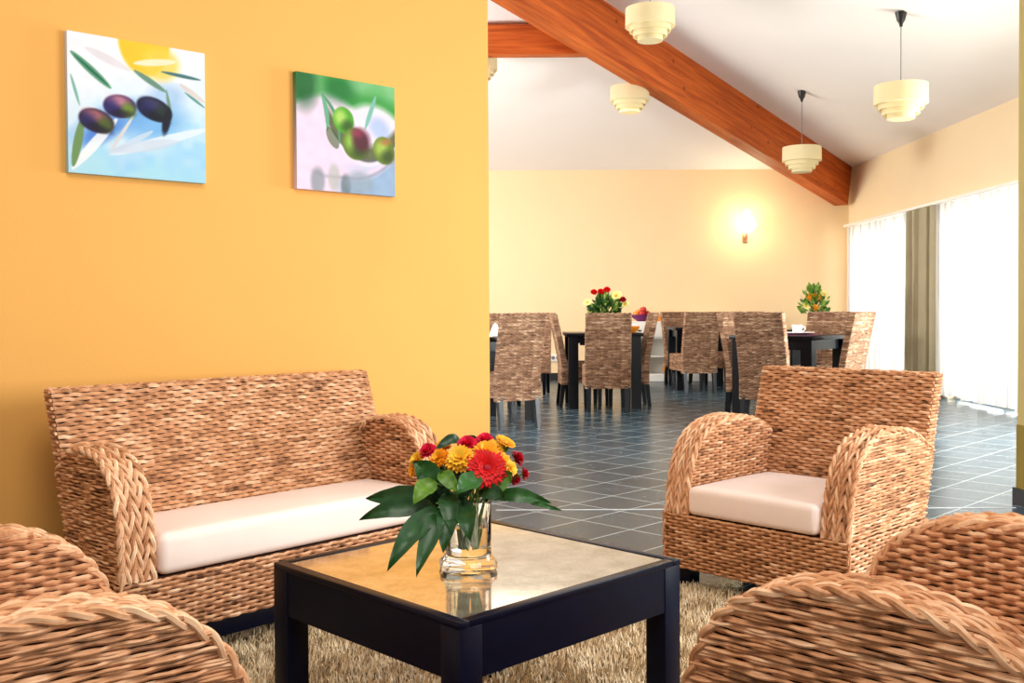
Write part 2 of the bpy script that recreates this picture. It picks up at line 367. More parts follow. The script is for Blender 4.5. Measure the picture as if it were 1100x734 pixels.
def make_seat_parts(parent, W, prof, zr0, zr1, H, xb, tb, arm_w, cush, cush_top, mat, leg_xy, leg_h, arm_x_end, fine=True):
    """armchair / sofa.  local frame: +x = forward, origin on the floor under the middle of the front edge"""
    h = W/2; p = .0122
    r = p*.49
    # ---- woven seat base: four sides
    mb = MB(); inset = .007
    x1 = xb(zr1); x0 = xb(zr0)
    bm = bmesh.new()
    vs = [bm.verts.new(v) for v in ((-inset, -h+inset, zr0), (-inset, h-inset, zr0), (x0+inset, h-inset, zr0), (x0+inset, -h+inset, zr0),
                                    (-inset, -h+inset, zr1), (-inset, h-inset, zr1), (x1+inset, h-inset, zr1), (x1+inset, -h+inset, zr1))]
    for f in ((3, 2, 1, 0), (4, 5, 6, 7), (0, 1, 5, 4), (1, 2, 6, 5), (2, 3, 7, 6), (3, 0, 4, 7)): bm.faces.new([vs[i] for i in f])
    mb.bm(bm, CORE_T)
    nrow = int((zr1-zr0)/p)
    for i in range(nrow):
        z = zr0 + (i+.5)*(zr1-zr0)/nrow; xx = xb(z)
        t = max(.12, rnd.gauss(.47, .13))
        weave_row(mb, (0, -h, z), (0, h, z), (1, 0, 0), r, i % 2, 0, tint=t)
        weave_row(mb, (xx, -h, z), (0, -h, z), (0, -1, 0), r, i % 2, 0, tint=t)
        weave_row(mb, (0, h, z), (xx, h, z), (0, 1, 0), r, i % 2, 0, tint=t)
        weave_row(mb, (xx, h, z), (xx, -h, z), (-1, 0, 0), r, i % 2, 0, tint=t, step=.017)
    for sy in (-1, 1):
        rope(mb, np.linspace((.001, sy*(h-.003), zr0), (.001, sy*(h-.003), zr1), 24), .007, (0, sy, 0))
    mb.build('seat_base', mat, parent)
    # ---- backrest, leaning slab
    mb = MB(); zb = zr1+.002
    th = tb
    xr = lambda z: xb(z); xf = lambda z: xb(z)+th
    bm = bmesh.new(); hb = h-.012
    pts = [(xf(zb)-inset, zb), (xf(H)-inset, H-inset), (xr(H)+inset, H-inset), (xr(zb)+inset, zb)]
    lo = [bm.verts.new((x, -hb+inset, z)) for x, z in pts]; hi = [bm.verts.new((x, hb-inset, z)) for x, z in pts]
    bm.faces.new(lo); bm.faces.new(hi[::-1])
    for i in range(4): j = (i+1) % 4; bm.faces.new((lo[j], lo[i], hi[i], hi[j]))
    mb.bm(bm, CORE_T)
    sl = (xb(H)-xb(zb))/(H-zb); nf = np.array([1, 0, -sl]); nf /= np.linalg.norm(nf)
    nrow = int((H-zb)/p)
    zarm = .5
    for i in range(nrow):
        z = zb + (i+.5)*(H-zb)/nrow
        yl = hb
        t = max(.15, rnd.gauss(.55, .12))
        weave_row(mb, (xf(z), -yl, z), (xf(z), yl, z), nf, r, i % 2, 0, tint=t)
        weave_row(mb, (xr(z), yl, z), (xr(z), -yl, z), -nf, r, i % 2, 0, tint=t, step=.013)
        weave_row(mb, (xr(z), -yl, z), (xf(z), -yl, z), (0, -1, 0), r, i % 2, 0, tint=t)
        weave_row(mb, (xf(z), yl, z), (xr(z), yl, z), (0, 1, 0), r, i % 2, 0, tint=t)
    nt_ = int(th/.011)
    for i in range(nt_):
        x = xr(H) + (i+.5)*th/nt_
        weave_row(mb, (x, -hb, H-.002), (x, hb, H-.002), (0, 0, 1), r, i % 2, 0)
    mb.build('backrest', mat, parent)
    # ---- arms
    n = 110
    curve = spline(prof, n)                    # (depth from front, z)
    cx = -curve[:, 0]; cz = curve[:, 1]
    def xfront(z):
        k = int(np.argmax(cz)); return float(np.interp(z, cz[:k+1], cx[:k+1]))
    def xback(z):
        k = int(np.argmax(cz)); zz = cz[k:][::-1]; xx = cx[k:][::-1]
        return float(np.interp(z, zz, xx)) if z > zz[0] else None
    for sy in (1, -1):
        mb = MB(); yo = sy*h; yi = sy*(h-arm_w)
        # core
        ins = .012
        c2 = [(float(cx[i])-(ins if cz[i] < cz.max()-.02 and i < n//2 else 0), float(cz[i])-ins) for i in range(0, n, 3)]
        c2[0] = (c2[0][0], zr1)
        zend = c2[-1][1]
        poly = c2 + [(xb(zr1)+.012, zr1)]
        bm = bmesh.new()
        ya, yb_ = min(yo, yi)+.015, max(yo, yi)-.015
        lo = [bm.verts.new((x, ya, z)) for x, z in poly]; hi = [bm.verts.new((x, yb_, z)) for x, z in poly]
        f1 = bm.faces.new(lo); f2 = bm.faces.new(hi[::-1])
        for i in range(len(poly)): j = (i+1) % len(poly); bm.faces.new((lo[j], lo[i], hi[i], hi[j]))
        bmesh.ops.triangulate(bm, faces=[f1, f2]); bmesh.ops.recalc_face_normals(bm, faces=list(bm.faces))
        mb.bm(bm, CORE_T)
        zmax = cz.max()-.012; p = .0112; r = p*.5; nrow = int((zmax-zr1)/p)
        for i in range(nrow):
            z = zr1 + (i+.5)*p
            a = xfront(z)-.008; b = xback(z)
            if b is None: b = xb(z)
            else: b = max(b+.014, xb(z)+.004)
            if a-b < .03: continue
            t = max(.12, rnd.gauss(.5, .13))
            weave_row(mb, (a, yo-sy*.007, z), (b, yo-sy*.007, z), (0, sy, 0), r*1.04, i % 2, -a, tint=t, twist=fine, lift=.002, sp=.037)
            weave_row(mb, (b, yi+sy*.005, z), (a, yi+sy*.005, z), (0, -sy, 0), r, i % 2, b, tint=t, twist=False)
        arm = mb.build('armrest', mat, parent)
        # braided band over the arch
        mb = MB(); nb = max(4, int(round(arm_w/.018))); R = arm_w/nb*.53
        fine_curve = spline(prof, 170)
        for k in range(nb):
            y = yi + (yo-yi)*(k+.5)/nb
            edge = (k == 0 or k == nb-1)
            P = np.stack([-fine_curve[:, 0], np.full(170, y), fine_curve[:, 1]], 1)
            up = np.gradient(P, axis=0); up = np.stack([up[:, 2], up[:, 1]*0, -up[:, 0]], 1); up /= np.linalg.norm(up, axis=1)[:, None]
            if up[85, 2] < 0: up = -up
            P = P - up*R*1.05
            rope(mb, P, R*(1.12 if edge else 1), up, hand=1 if k % 2 else -1, base=.62)
        mb.build('braided_edge', mat, arm)
    # ---- cushion
    mb = MB()
    cw = W-2*arm_w-.012; c0, c1 = cush
    cd = c0-c1; ch = cush_top-zr1-.004
    def cus(u, v): return None
    bm = bmesh.new(); bmesh.ops.create_cube(bm, size=1)
    bmesh.ops.scale(bm, vec=(cd, cw, ch), verts=bm.verts)
    bmesh.ops.bevel(bm, geom=list(bm.edges), offset=ch*.22, segments=4, profile=.5, affect='EDGES')
    bmesh.ops.subdivide_edges(bm, edges=[e for e in bm.edges if e.calc_length() > .15], cuts=9, use_grid_fill=True)
    for v in bm.verts:
        fx = max(0, 1-(2*v.co.x/cd)**2); fy = max(0, 1-(2*v.co.y/cw)**2)
        if v.co.z > 0: v.co.z += .008*math.sqrt(fx*fy) + .0025*math.sin(v.co.y*17+v.co.x*9)*fx*fy
    bm.transform(Matrix.Translation(((c0+c1)/2, 0, zr1+.004+ch/2)))
    mb.bm(bm); mb.build('seat_cushion', M['white_fabric'], parent)
    # ---- legs
    for lx, ly in leg_xy:
        mb = MB(); mb.box((lx, ly, (zr0+.01)/2), (.062, .062, zr0+.01), bev=.004); mb.build('leg', M['black_wood'], parent)

CH_PROF = [(-.001, .285), (.008, .357), (.03, .456), (.079, .548), (.158, .606), (.272, .634), (.392, .634), (.503, .606), (.628, .545)]
chair_xb = lambda z: -(.65 + .30*(z-.54))
def at_front(fx, fy, W, width_dir, fwd):   # front-left corner -> front middle
    return (fx+width_dir[0]*W/2, fy+width_dir[1]*W/2, 0)

# ---- visible armchair
cth = .8094; r_ = (math.cos(cth), -math.sin(cth)); b_ = (math.sin(cth), math.cos(cth))
CW = .7602
mid = (.5755 + r_[0]*CW/2, 3.8224 + r_[1]*CW/2, 0)
ARM_GROUP = 'woven armchairs around the coffee table'
armchair = empty('wicker_armchair', mid, math.atan2(-b_[1], -b_[0]), 'woven tan armchair seen whole with cream cushion, facing the coffee table from the tiles', 'armchair', ARM_GROUP)
make_seat_parts(armchair, CW, CH_PROF, .082, .285, .807, chair_xb, .062, .108, (.012, -.53), .392, M['wick'],
                [(-.06, CW/2-.07), (-.06, -CW/2+.07), (-.50, CW/2-.07), (-.50, -CW/2+.07)], .08, -.635)
copy_tree(armchair, (-.622, 1.878, 0), .684, 'woven armchair at lower left, cropped by the frame, turned to the glass-topped table')
copy_tree(armchair, (.53, 1.972, 0), 2.372, 'woven armchair at lower right, cropped by the frame, two arched armrests in view')

# ---- sofa
st = .8337; sr = (math.cos(st), math.sin(st)); sb = (-math.sin(st), math.cos(st))
KS = .927; SW = 1.3755*KS
S0 = (-1.5836*KS, 3.3716*KS)
kz = lambda z: 1.05-KS*(1.05-z)
smid = (S0[0]-sb[0]*.545*KS+sr[0]*SW/2, S0[1]-sb[1]*.545*KS+sr[1]*SW/2, 0)
sofa = empty('wicker_sofa', smid, math.atan2(-sb[1], -sb[0]), 'wide woven tan sofa with one long cream cushion against the yellow wall', 'sofa')
SO_PROF = [(-.001, .228), (.004, .36), (.02, .445), (.06, .535), (.13, .595), (.21, .62), (.30, .625), (.38, .60), (.455, .53)]
SO_PROF = [(x*KS, kz(z)) for x, z in SO_PROF]
sofa_xb = lambda z: -(.455*KS + .346*(z-kz(.534)))
make_seat_parts(sofa, SW, SO_PROF, kz(.05), kz(.228), kz(.794), sofa_xb, .046, .112, (.008, -.325), kz(.362), M['wick'],
                [(-.05, SW/2-.06), (-.05, -SW/2+.06), (-.28, SW/2-.06), (-.28, -SW/2+.06)], .11, -.45)
mb = MB(); mb.box((-.16, 0, kz(.05)-.03), (.27, SW-.07, .062), bev=.003); mb.build('plinth', M['black_wood'], sofa)

# ------------------------------------------------------------------ coffee table
tt = .7758; tr = (math.cos(tt), math.sin(tt)); tl = (-math.sin(tt), math.cos(tt)); TN = (-.1029, 1.9229)
TWd, TDp, TH = .708, .6736, .45
tc_ = (TN[0]+tr[0]*TWd/2+tl[0]*TDp/2, TN[1]+tr[1]*TWd/2+tl[1]*TDp/2, 0)
table = empty('coffee_table', tc_, tt, 'low square black coffee table with a mottled reflective glass top on the rug', 'coffee table')
lg = .058; a, b = TWd/2, TDp/2
for sx in (-1, 1):
    for sy in (-1, 1):
        mb = MB(); mb.box((sx*(a-lg/2), sy*(b-lg/2), (TH-.014)/2), (lg, lg, TH-.014), bev=.0008); mb.build('leg', M['black_wood'], table)
for sx in (-1, 1):
    mb = MB(); mb.box((sx*(a-.002-.011), 0, TH-.012-.054), (.022, TDp-2*lg+.002, .106)); mb.build('apron', M['black_wood'], table)
for sy in (-1, 1):
    mb = MB(); mb.box((0, sy*(b-.002-.011), TH-.012-.054), (TWd-2*lg+.002, .022, .106)); mb.build('apron', M['black_wood'], table)
mb = MB(); fw = .026
for sx in (-1, 1): mb.box((sx*(a-fw/2), 0, TH-.007), (fw, TDp, .014), bev=.0015)
for sy in (-1, 1): mb.box((0, sy*(b-fw/2), TH-.007), (TWd-2*fw, fw, .014), bev=.0015)
mb.build('top_frame', M['black_wood'], table)
mb = MB(); mb.box((0, 0, TH-.008), (TWd-2*fw-.001, TDp-2*fw-.001, .012)); mb.build('glass_top', M['tabletop'], table, smooth=False)

# ------------------------------------------------------------------ rug
rug_c = (-.086, 2.41, 0); rw, rd = 3.04, 2.5
rug = empty('shaggy_rug', rug_c, tt+pi, 'shaggy beige wool rug under the black coffee table', 'rug')
mb = MB(); mb.box((0, 0, .006), (rw, rd, .012), bev=.004); mb.build('backing', M['rug_base'], rug)
def pile(n):
    x = nrng.uniform(-rw/2, rw/2, n); y = nrng.uniform(-rd/2, rd/2, n)
    ang = nrng.uniform(0, 2*pi, n); lean = nrng.uniform(.002, .018, n); hgt = nrng.uniform(.016, .032, n); w = nrng.uniform(.001, .0019, n)
    clump = np.sin(x*21+np.sin(y*13)*2)*np.sin(y*19+np.cos(x*11)*2)
    ang = ang*.75 + clump*1.5
    B = np.stack([x, y, np.full(n, .01)], 1); d = np.stack([np.cos(ang), np.sin(ang), np.zeros(n)], 1); pr = np.stack([-np.sin(ang), np.cos(ang), np.zeros(n)], 1)
    vs = []
    for t, ww in ((0, 1), (.55, .9), (1, .35)):
        c = B + d*(lean*t**1.7)[:, None] + np.array([0, 0, 1])*(hgt*(t-.18*t*t))[:, None]
        vs += [c-pr*(w*ww)[:, None], c+pr*(w*ww)[:, None]]
    V = np.stack(vs, 1).reshape(-1, 3)
    i = np.arange(n)*6
    F = np.concatenate([np.stack([i, i+1, i+3, i+2], 1), np.stack([i+2, i+3, i+5, i+4], 1)])
    tint = np.clip(nrng.normal(.5, .2, n)+.08*clump, 0, 1)
    m = MB(); m.v.append(V); m.f = [tuple(q) for q in F.tolist()]; m.t.append(np.repeat(tint, 6)); m.uv.append(np.zeros((len(V), 2))); m.m = [0]*len(F)
    return m.build('pile', M['pile'], rug)
po = pile(135000); po['kind'] = 'stuff'

# ------------------------------------------------------------------ room shell
XR, YB, ZE, SL = 5.1, 15.24, 3.175, .306
def slab(name, verts, faces, mat, thick=None, **kw):
    mb = MB(); mb.add(verts, faces); o = mb.build(name, mat, smooth=False); o['kind'] = 'structure'
    return o
slab('floor', [(-7.3, -1.5, 0), (5.3, -1.5, 0), (5.3, YB+.2, 0), (-7.3, YB+.2, 0), (-7.3, -1.5, -.1), (5.3, -1.5, -.1), (5.3, YB+.2, -.1), (-7.3, YB+.2, -.1)],
     [(0, 1, 2, 3), (7, 6, 5, 4), (0, 4, 5, 1), (1, 5, 6, 2), (2, 6, 7, 3), (3, 7, 4, 0)], M['floor'])
mb = MB(); mb.box((1.28, 5.285, .001), (2.74, .012, .003)); o = mb.build('trim_1', plain('joint_strip', (206, 210, 210), .5)); o['kind'] = 'structure'
# back wall
mb = MB(); mb.box((-1.1, YB+.1, ZE/2+.1), (12.6, .2, ZE+.2)); tagk = mb.build('wall_back', M['wall_cream'], smooth=False); tagk['kind'] = 'structure'
mb = MB(); mb.box((-1.1, YB-.008, .055), (12.4, .016, .11)); o = mb.build('baseboard_back', M['black_base'], smooth=False); o['kind'] = 'structure'
# right wall with openings  (y ranges of openings)
OPEN = [(12.66, 14.88), (9.4, 11.78), (6.2, 8.6)]; ZL = 2.22
mb = MB()
mb.box((XR+.1, (5.28+YB)/2, (ZL+ZE+.2)/2), (.2, YB-5.28, ZE+.2-ZL))
ys = [YB+.1] + [v for o_ in OPEN for v in (o_[1], o_[0])] + [5.2]
for i in range(0, len(ys), 2):
    mb.box((XR+.1, (ys[i]+ys[i+1])/2, ZL/2), (.2, ys[i]-ys[i+1], ZL))
o = mb.build('wall_right', M['wall_side'], smooth=False); o['kind'] = 'structure'
# glazed doors in the openings
for k, (y0, y1) in enumerate(OPEN):
    t = empty('window_%d' % (k+1), (XR+.12, (y0+y1)/2, 0)); t['kind'] = 'structure'
    w = y1-y0; mb = MB()
    for yy in (-w/2+.03, 0, w/2-.03): mb.box((0, yy, ZL/2), (.06, .06, ZL))
    for zz in (.04, ZL-.03): mb.box((0, 0, zz), (.06, w, .06))
    mb.build('window_frame', M['white_frame'], t, smooth=False)
    for sgn in (-1, 1):
        mb = MB(); mb.box((0, sgn*w/4, ZL/2), (.008, w/2-.08, ZL-.1)); mb.build('window_pane', M['pane'], t, smooth=False)
# ceiling planes of the hipped roof
XA = -1.0; ZA = ZE+SL*(XR-XA); YA = YB-(XR-XA); XLf = XA-(XR-XA); YF = 4.9; e = .25
def up(p): return (p[0], p[1], p[2]+.12)
def plate(name, poly):
    n = len(poly); V = list(poly)+[up(p) for p in poly]
    F = [tuple(range(n))[::-1], tuple(range(n, 2*n))] + [(i, (i+1) % n, n+(i+1) % n, n+i) for i in range(n)]
    mb = MB(); mb.add(V, F); o = mb.build(name, M['ceiling'], smooth=False); o['kind'] = 'structure'
plate('ceiling_right', [(XR, YB, ZE), (XA, YA, ZA), (XA, YF, ZA), (XR, YF, ZE)])
plate('ceiling_back', [(XR, YB, ZE), (XLf, YB, ZE), (XA, YA, ZA)])
plate('ceiling_left', [(XLf, YB, ZE), (XLf, YF, ZE), (XA, YF, ZA), (XA, YA, ZA)])
# left dining wall with a long unseen opening, added for the fill light
mb = MB(); mb.box((XLf-.1, 10, .45), (.2, 10.6, .9)); mb.box((XLf-.1, 10, 2.9), (.2, 10.6, .6)); mb.box((XLf-.1, 14.7, 1.7), (.2, 1.2, 1.9)); mb.box((XLf-.1, 5.4, 1.7), (.2, 1.4, 1.9))
o = mb.build('wall_left', M['wall_cream'], smooth=False); o['kind'] = 'structure'
# yellow lounge wall
WA = .715; wd = (math.cos(WA), math.sin(WA)); wn = (-math.sin(WA), math.cos(WA)); WE = (-.1105*.93, 4.93*.93)
WL = 6.6
def onwall(s, off=0): return (WE[0]+wd[0]*s+wn[0]*off, WE[1]+wd[1]*s+wn[1]*off)
c = onwall(-WL/2, .09)
mb = MB(); mb.box((c[0], c[1], 1.75), (WL, .18, 3.5), rz=WA); o = mb.build('wall_yellow', M['wall_yellow'], smooth=False); o['kind'] = 'structure'
c = onwall(-WL/2, -.007)
mb = MB(); mb.box((c[0], c[1], .045), (WL, .014, .09), rz=WA); o = mb.build('baseboard_yellow', M['black_base'], smooth=False); o['kind'] = 'structure'
# wall stub at the right of the opening
mb = MB(); mb.box((3.94, 5.34, 2.2), (2.45, .12, 4.4)); o = mb.build('wall_stub', M['wall_olive'], smooth=False); o['kind'] = 'structure'
mb = MB(); mb.box((3.938, 5.34, .255), (2.456, .126, .345)); o = mb.build('trim_2', M['dado'], smooth=False); o['kind'] = 'structure'
mb = MB(); mb.box((3.93, 5.34, .044), (2.47, .146, .088)); o = mb.build('baseboard_stub', M['black_base'], smooth=False); o['kind'] = 'structure'
# ground outside the windows
mb = MB(); mb.box((9.3, 9, -.12), (8, 16, .1)); o = mb.build('ground', M['lounge_wood'], smooth=False); o['kind'] = 'structure'

# ------------------------------------------------------------------ roof beams
def beam(name, A, B, w, d, label):
    A = Vector(A); B = Vector(B); D = (B-A); L = D.length
    o = None; mb = MB(); mb.box((L/2, 0, -d/2), (L, w, d), bev=.008, seg=1)
    o = mb.build(name, M['beam'], smooth=False); o.location = A
    X = D.normalized(); Z = Vector((0, 0, 1)); Y = Z.cross(X).normalized(); Z = X.cross(Y)
    o.rotation_euler = Matrix((X, Y, Z)).transposed().to_euler()
    tag(o, label, 'roof beam'); return o
zt = lambda x: ZE+SL*(XR-x)-.01
beam('roof_beam', (XR-.08, YB-.08, zt(XR-.08)), (XA+.1, YA+.1, zt(XA+.1)), .22, .60, 'thick orange-stained timber beam running diagonally down to the far corner')
beam('roof_beam', (1.25, 11.5, 4.29), (-5.2, 11.5, 4.29), .16, .34, 'short horizontal orange timber beam meeting the diagonal one beside the yellow wall')

# ------------------------------------------------------------------ pendant lamps
def pendant(x, y, zc, ztop, label, cup=True):
    t = empty('pendant_lamp', (x, y, ztop-.31), 0, label, 'pendant lamp', 'stepped cream pendant lamps')
    mb = MB()
    tiers = [(.225, .31, .175), (.19, .185, .085), (.15, .105, .045), (.105, .06, .0)]
    R0 = tiers
    mb.lathe([(.205, .315), (.228, .312), (.230, .145), (.222, .142), (.2, .142), (.2, .15), (.05, .22), (.03, .305), (.205, .309)], seg=40, close=True)
    mb.build('top_tier', M['shade'], t)
    for r, a, b in ((.193, .2, .098), (.158, .15, .052), (.118, .10, .012)):
        mb = MB(); mb.lathe([(r-.012, a), (r, a), (r, b), (r-.012, b)], seg=40, close=True)
        for q in range(4):
            an = q*pi/2; mb.box(((r-.02)*math.cos(an), (r-.02)*math.sin(an), a-.005), (.03, .006, .008), rz=an)
        mb.build('lower_tier', M['shade'], t)
    mb = MB(); mb.lathe([(0, .012), (.108, .012), (.112, .02), (0, .02)], seg=32); mb.build('diffuser', M['shade'], t)
    mb = MB(); mb.tube([(0, 0, .2), (0, 0, .31+(zc-ztop)-.02)], .0045, up=(1, 0, 0), sides=8); mb.build('cord', M['grey_cord'], t)
    if cup:
        z0 = .31+(zc-ztop)
        mb = MB(); mb.lathe([(.012, -.13), (.018, -.10), (.035, -.075), (.048, -.02), (.052, .0), (.0, .004)], c=(0, 0, z0), seg=24); mb.build('ceiling_cup', M['black_plastic'], t)
    return t
def zc_right(x): return ZE+SL*(XR-x)
pendant(3.455, 8.95, zc_right(3.455), 3.03, 'large stepped cream pendant on a long cord at upper right')
pendant(3.485, 12.1, zc_right(3.485), 2.995, 'stepped cream pendant hanging in front of the low end of the diagonal beam')
pendant(1.297, 9.4, zc_right(1.297), 3.85, 'stepped cream pendant cut by the top of the frame, overlapping the diagonal beam')
pendant(1.40, 11.9, ZE+SL*(YB-11.9), 3.68, 'stepped cream pendant just below the underside of the diagonal beam')
pendant(-.385, 11.8, ZE+SL*(YB-11.8), 4.02, 'stepped cream pendant mostly hidden by the edge of the yellow wall')

# ------------------------------------------------------------------ curtains, rail
def curtain(name, y0, y1, z0, z1, mat, x, amp, waves, label, group, hem=0):
    mb = MB(); n = int((y1-y0)*60)
    def fn(u, v):
        y = y0+(y1-y0)*u
        ph = 2*pi*waves*u
        z = z0+(z1-z0)*v
        if v == 0: z += hem*(math.sin(u*17)*.5+math.sin(u*41)*.5)
        k = 1 if v > 0 else 1.0
        return (x+amp*math.sin(ph+.7*math.sin(3.1*u+v))*(1-.25*v)+.3*amp*math.sin(2.3*ph+1), y+.012*math.sin(ph*1.7), z)
    mb.grid(fn, n, 14); o = mb.build(name, mat); return tag(o, label, 'curtain', group)
XC = XR-.10
curtain('sheer_curtain', 13.86, 14.95, .025, 2.26, M['sheer'], XC, .03, 9, 'sheer white curtain nearest the far corner, glowing with daylight', 'sheer white curtains', .01)
curtain('sheer_curtain', 12.62, 13.84, .025, 2.26, M['sheer'], XC, .03, 10, 'sheer white curtain between the far-corner sheer and the taupe drape', 'sheer white curtains', .01)
curtain('drape', 11.80, 12.64, .02, 2.27, M['drape'], XC-.03, .045, 8, 'taupe drape gathered between the two bright windows', None, .01)
curtain('sheer_curtain', 9.2, 11.82, .045, 2.27, M['sheer'], XC, .035, 20, 'sheer white curtain at the right edge beside the taupe drape', 'sheer white curtains', .02)
mb = MB(); mb.box((XR-.085, 12.1, 2.292), (.13, 5.9, .035), bev=.006); o = mb.build('curtain_rail', M['white_frame'])
tag(o, 'long white curtain rail running above the bright window curtains', 'curtain rail')
mb = MB(); mb.box((XR-.010, 15.05, 1.56), (.03, .09, .11), bev=.006); o = mb.build('alarm_button', M['red_plastic']); tag(o, 'small red alarm box on the side wall near the far corner', 'alarm box')
# wall vent low on back wall
t = empty('wall_outlet', (.62, YB-.001, .34), 0, 'white outlet strip low on the cream wall behind the dining chairs', 'outlet')
mb = MB(); mb.box((0, -.015, 0), (.24, .03, .11), bev=.006); mb.build('plate', M['white_paint'], t)
for k in (-1, 0, 1):
    mb = MB(); mb.lathe([(.0, .0), (.026, .0), (.028, .004), (.0, .002)], seg=16)
    oo = mb.build('socket', M['grey_cord'], t); oo.location = (k*.072, -.031, 0); oo.rotation_euler = (pi/2, 0, 0)

# ------------------------------------------------------------------ wall sconce
sx, sz = 3.525, 2.30
t = empty('wall_lamp', (sx, YB-.002, sz), 0, 'glowing wall lamp on the cream back wall', 'wall lamp')
mb = MB(); mb.box((0, -.015, -.16), (.07, .03, .14), bev=.008); mb.tube(spline([(0, -.02, -.15), (0, -.1, -.16), (0, -.12, -.08)], 14), .011); mb.build('bracket', M['brass'], t)
mb = MB(); mb.lathe([(.02, -.09), (.07, -.075), (.125, -.02), (.135, .04), (.11, .10), (.055, .16), (.03, .24), (.0, .26)], c=(0, -.14, 0), seg=28); mb.build('lamp_shade', emis('lit_opal_glass', (255, 250, 205), 9), t)
L = bpy.data.lights.new('wall_lamp_bulb', 'POINT'); L.energy = 11; L.color = (1, .93, .6); L.shadow_soft_size = .1
lo_ = bpy.data.objects.new('wall_lamp_bulb', L); lo_.location = (sx, YB-.42, sz+.05); COL.objects.link(lo_)

# ------------------------------------------------------------------ pictures
def painting(name, s0, s1, z0, z1, fn, label, res=150):
    s0 *= .93; s1 *= .93; z0 = 1.05+(z0-1.05)*.93; z1 = 1.05+(z1-1.05)*.93; w = s1-s0; hgt = z1-z0; c = onwall((s0+s1)/2, -.001)
    t = empty(name, (c[0], c[1], (z0+z1)/2), WA, label, 'picture', 'square olive canvases on the yellow wall')
    d = .026
    mb = MB(); V = []; F = []; n = res
    uu, vv = np.meshgrid(np.linspace(0, 1, n+1), np.linspace(0, 1, n+1))
    u = uu.ravel(); v = vv.ravel()
    V = np.stack([(u-.5)*w, np.full(len(u), -d), (v-.5)*hgt], 1)
    F = [(j*(n+1)+i, j*(n+1)+i+1, (j+1)*(n+1)+i+1, (j+1)*(n+1)+i) for j in range(n) for i in range(n)]
    colr = fn(u, v)
    k = len(V)
    # wrapped edges
    B = np.array([(-w/2, -d, -hgt/2), (w/2, -d, -hgt/2), (w/2, -d, hgt/2), (-w/2, -d, hgt/2), (-w/2, 0, -hgt/2), (w/2, 0, -hgt/2), (w/2, 0, hgt/2), (-w/2, 0, hgt/2)])
    eu = (B[:, 0]/w+.5); ev = (B[:, 2]/hgt+.5)
    V = np.vstack([V, B]); F += [(k+1, k, k+4, k+5), (k+2, k+1, k+5, k+6), (k+3, k+2, k+6, k+7), (k, k+3, k+7, k+4), (k+4, k+7, k+6, k+5)]
    colr = np.vstack([colr, fn(eu, ev)])
    mb.add(V, F); o = mb.build('canvas', M['paint'], t, smooth=False)
    at = o.data.attributes.new('print', 'FLOAT_COLOR', 'POINT')
    lc = np.where(colr <= .04045, colr/12.92, ((colr+.055)/1.055)**2.4)
    lc = lc*.84
    at.data.foreach_set('color', np.concatenate([lc, np.ones((len(lc), 1))], 1).astype(np.float32).ravel())
    return t
def vnoise(u, v, s, seed):
    r = np.random.default_rng(seed); g = r.random((34, 34)); x = u*s; y = v*s
    xi = np.floor(x).astype(int) % 32; yi = np.floor(y).astype(int) % 32; fx = x-np.floor(x); fy = y-np.floor(y)
    fx = fx*fx*(3-2*fx); fy = fy*fy*(3-2*fy)
    return (g[yi, xi]*(1-fx)+g[yi, xi+1]*fx)*(1-fy)+(g[yi+1, xi]*(1-fx)+g[yi+1, xi+1]*fx)*fy
class Can:
    def __init__(s, u, v): s.u = u; s.v = v; s.c = np.ones((len(u), 3))
    def mix(s, a, col): 
        a = np.clip(a, 0, 1)[:, None]; s.c = s.c*(1-a)+np.asarray(col, float)/255*a
    def ell(s, x, y, rx, ry, ang, col, soft=.2, k=1):
        du = s.u-x; dv = s.v-y; ca, sa = math.cos(ang), math.sin(ang)
        p = (du*ca+dv*sa)/rx; q = (-du*sa+dv*ca)/ry
        d = np.sqrt(p*p+q*q); s.mix(np.clip((1-d)/soft+.5, 0, 1)*k, col); return p, q, d
    def leaf(s, x0, y0, x1, y1, w, col, k=1, bend=0):
        dx, dy = x1-x0, y1-y0; L = math.hypot(dx, dy); t = ((s.u-x0)*dx+(s.v-y0)*dy)/L/L
        o = (-(s.u-x0)*dy+(s.v-y0)*dx)/L - bend*np.sin(np.clip(t, 0, 1)*pi)
        wd_ = w*np.sqrt(np.clip(np.sin(np.clip(t, 0, 1)*pi), 0, 1))
        s.mix(np.where((t > 0) & (t < 1), np.clip((wd_-np.abs(o))/.008+.5, 0, 1), 0)*k, col)
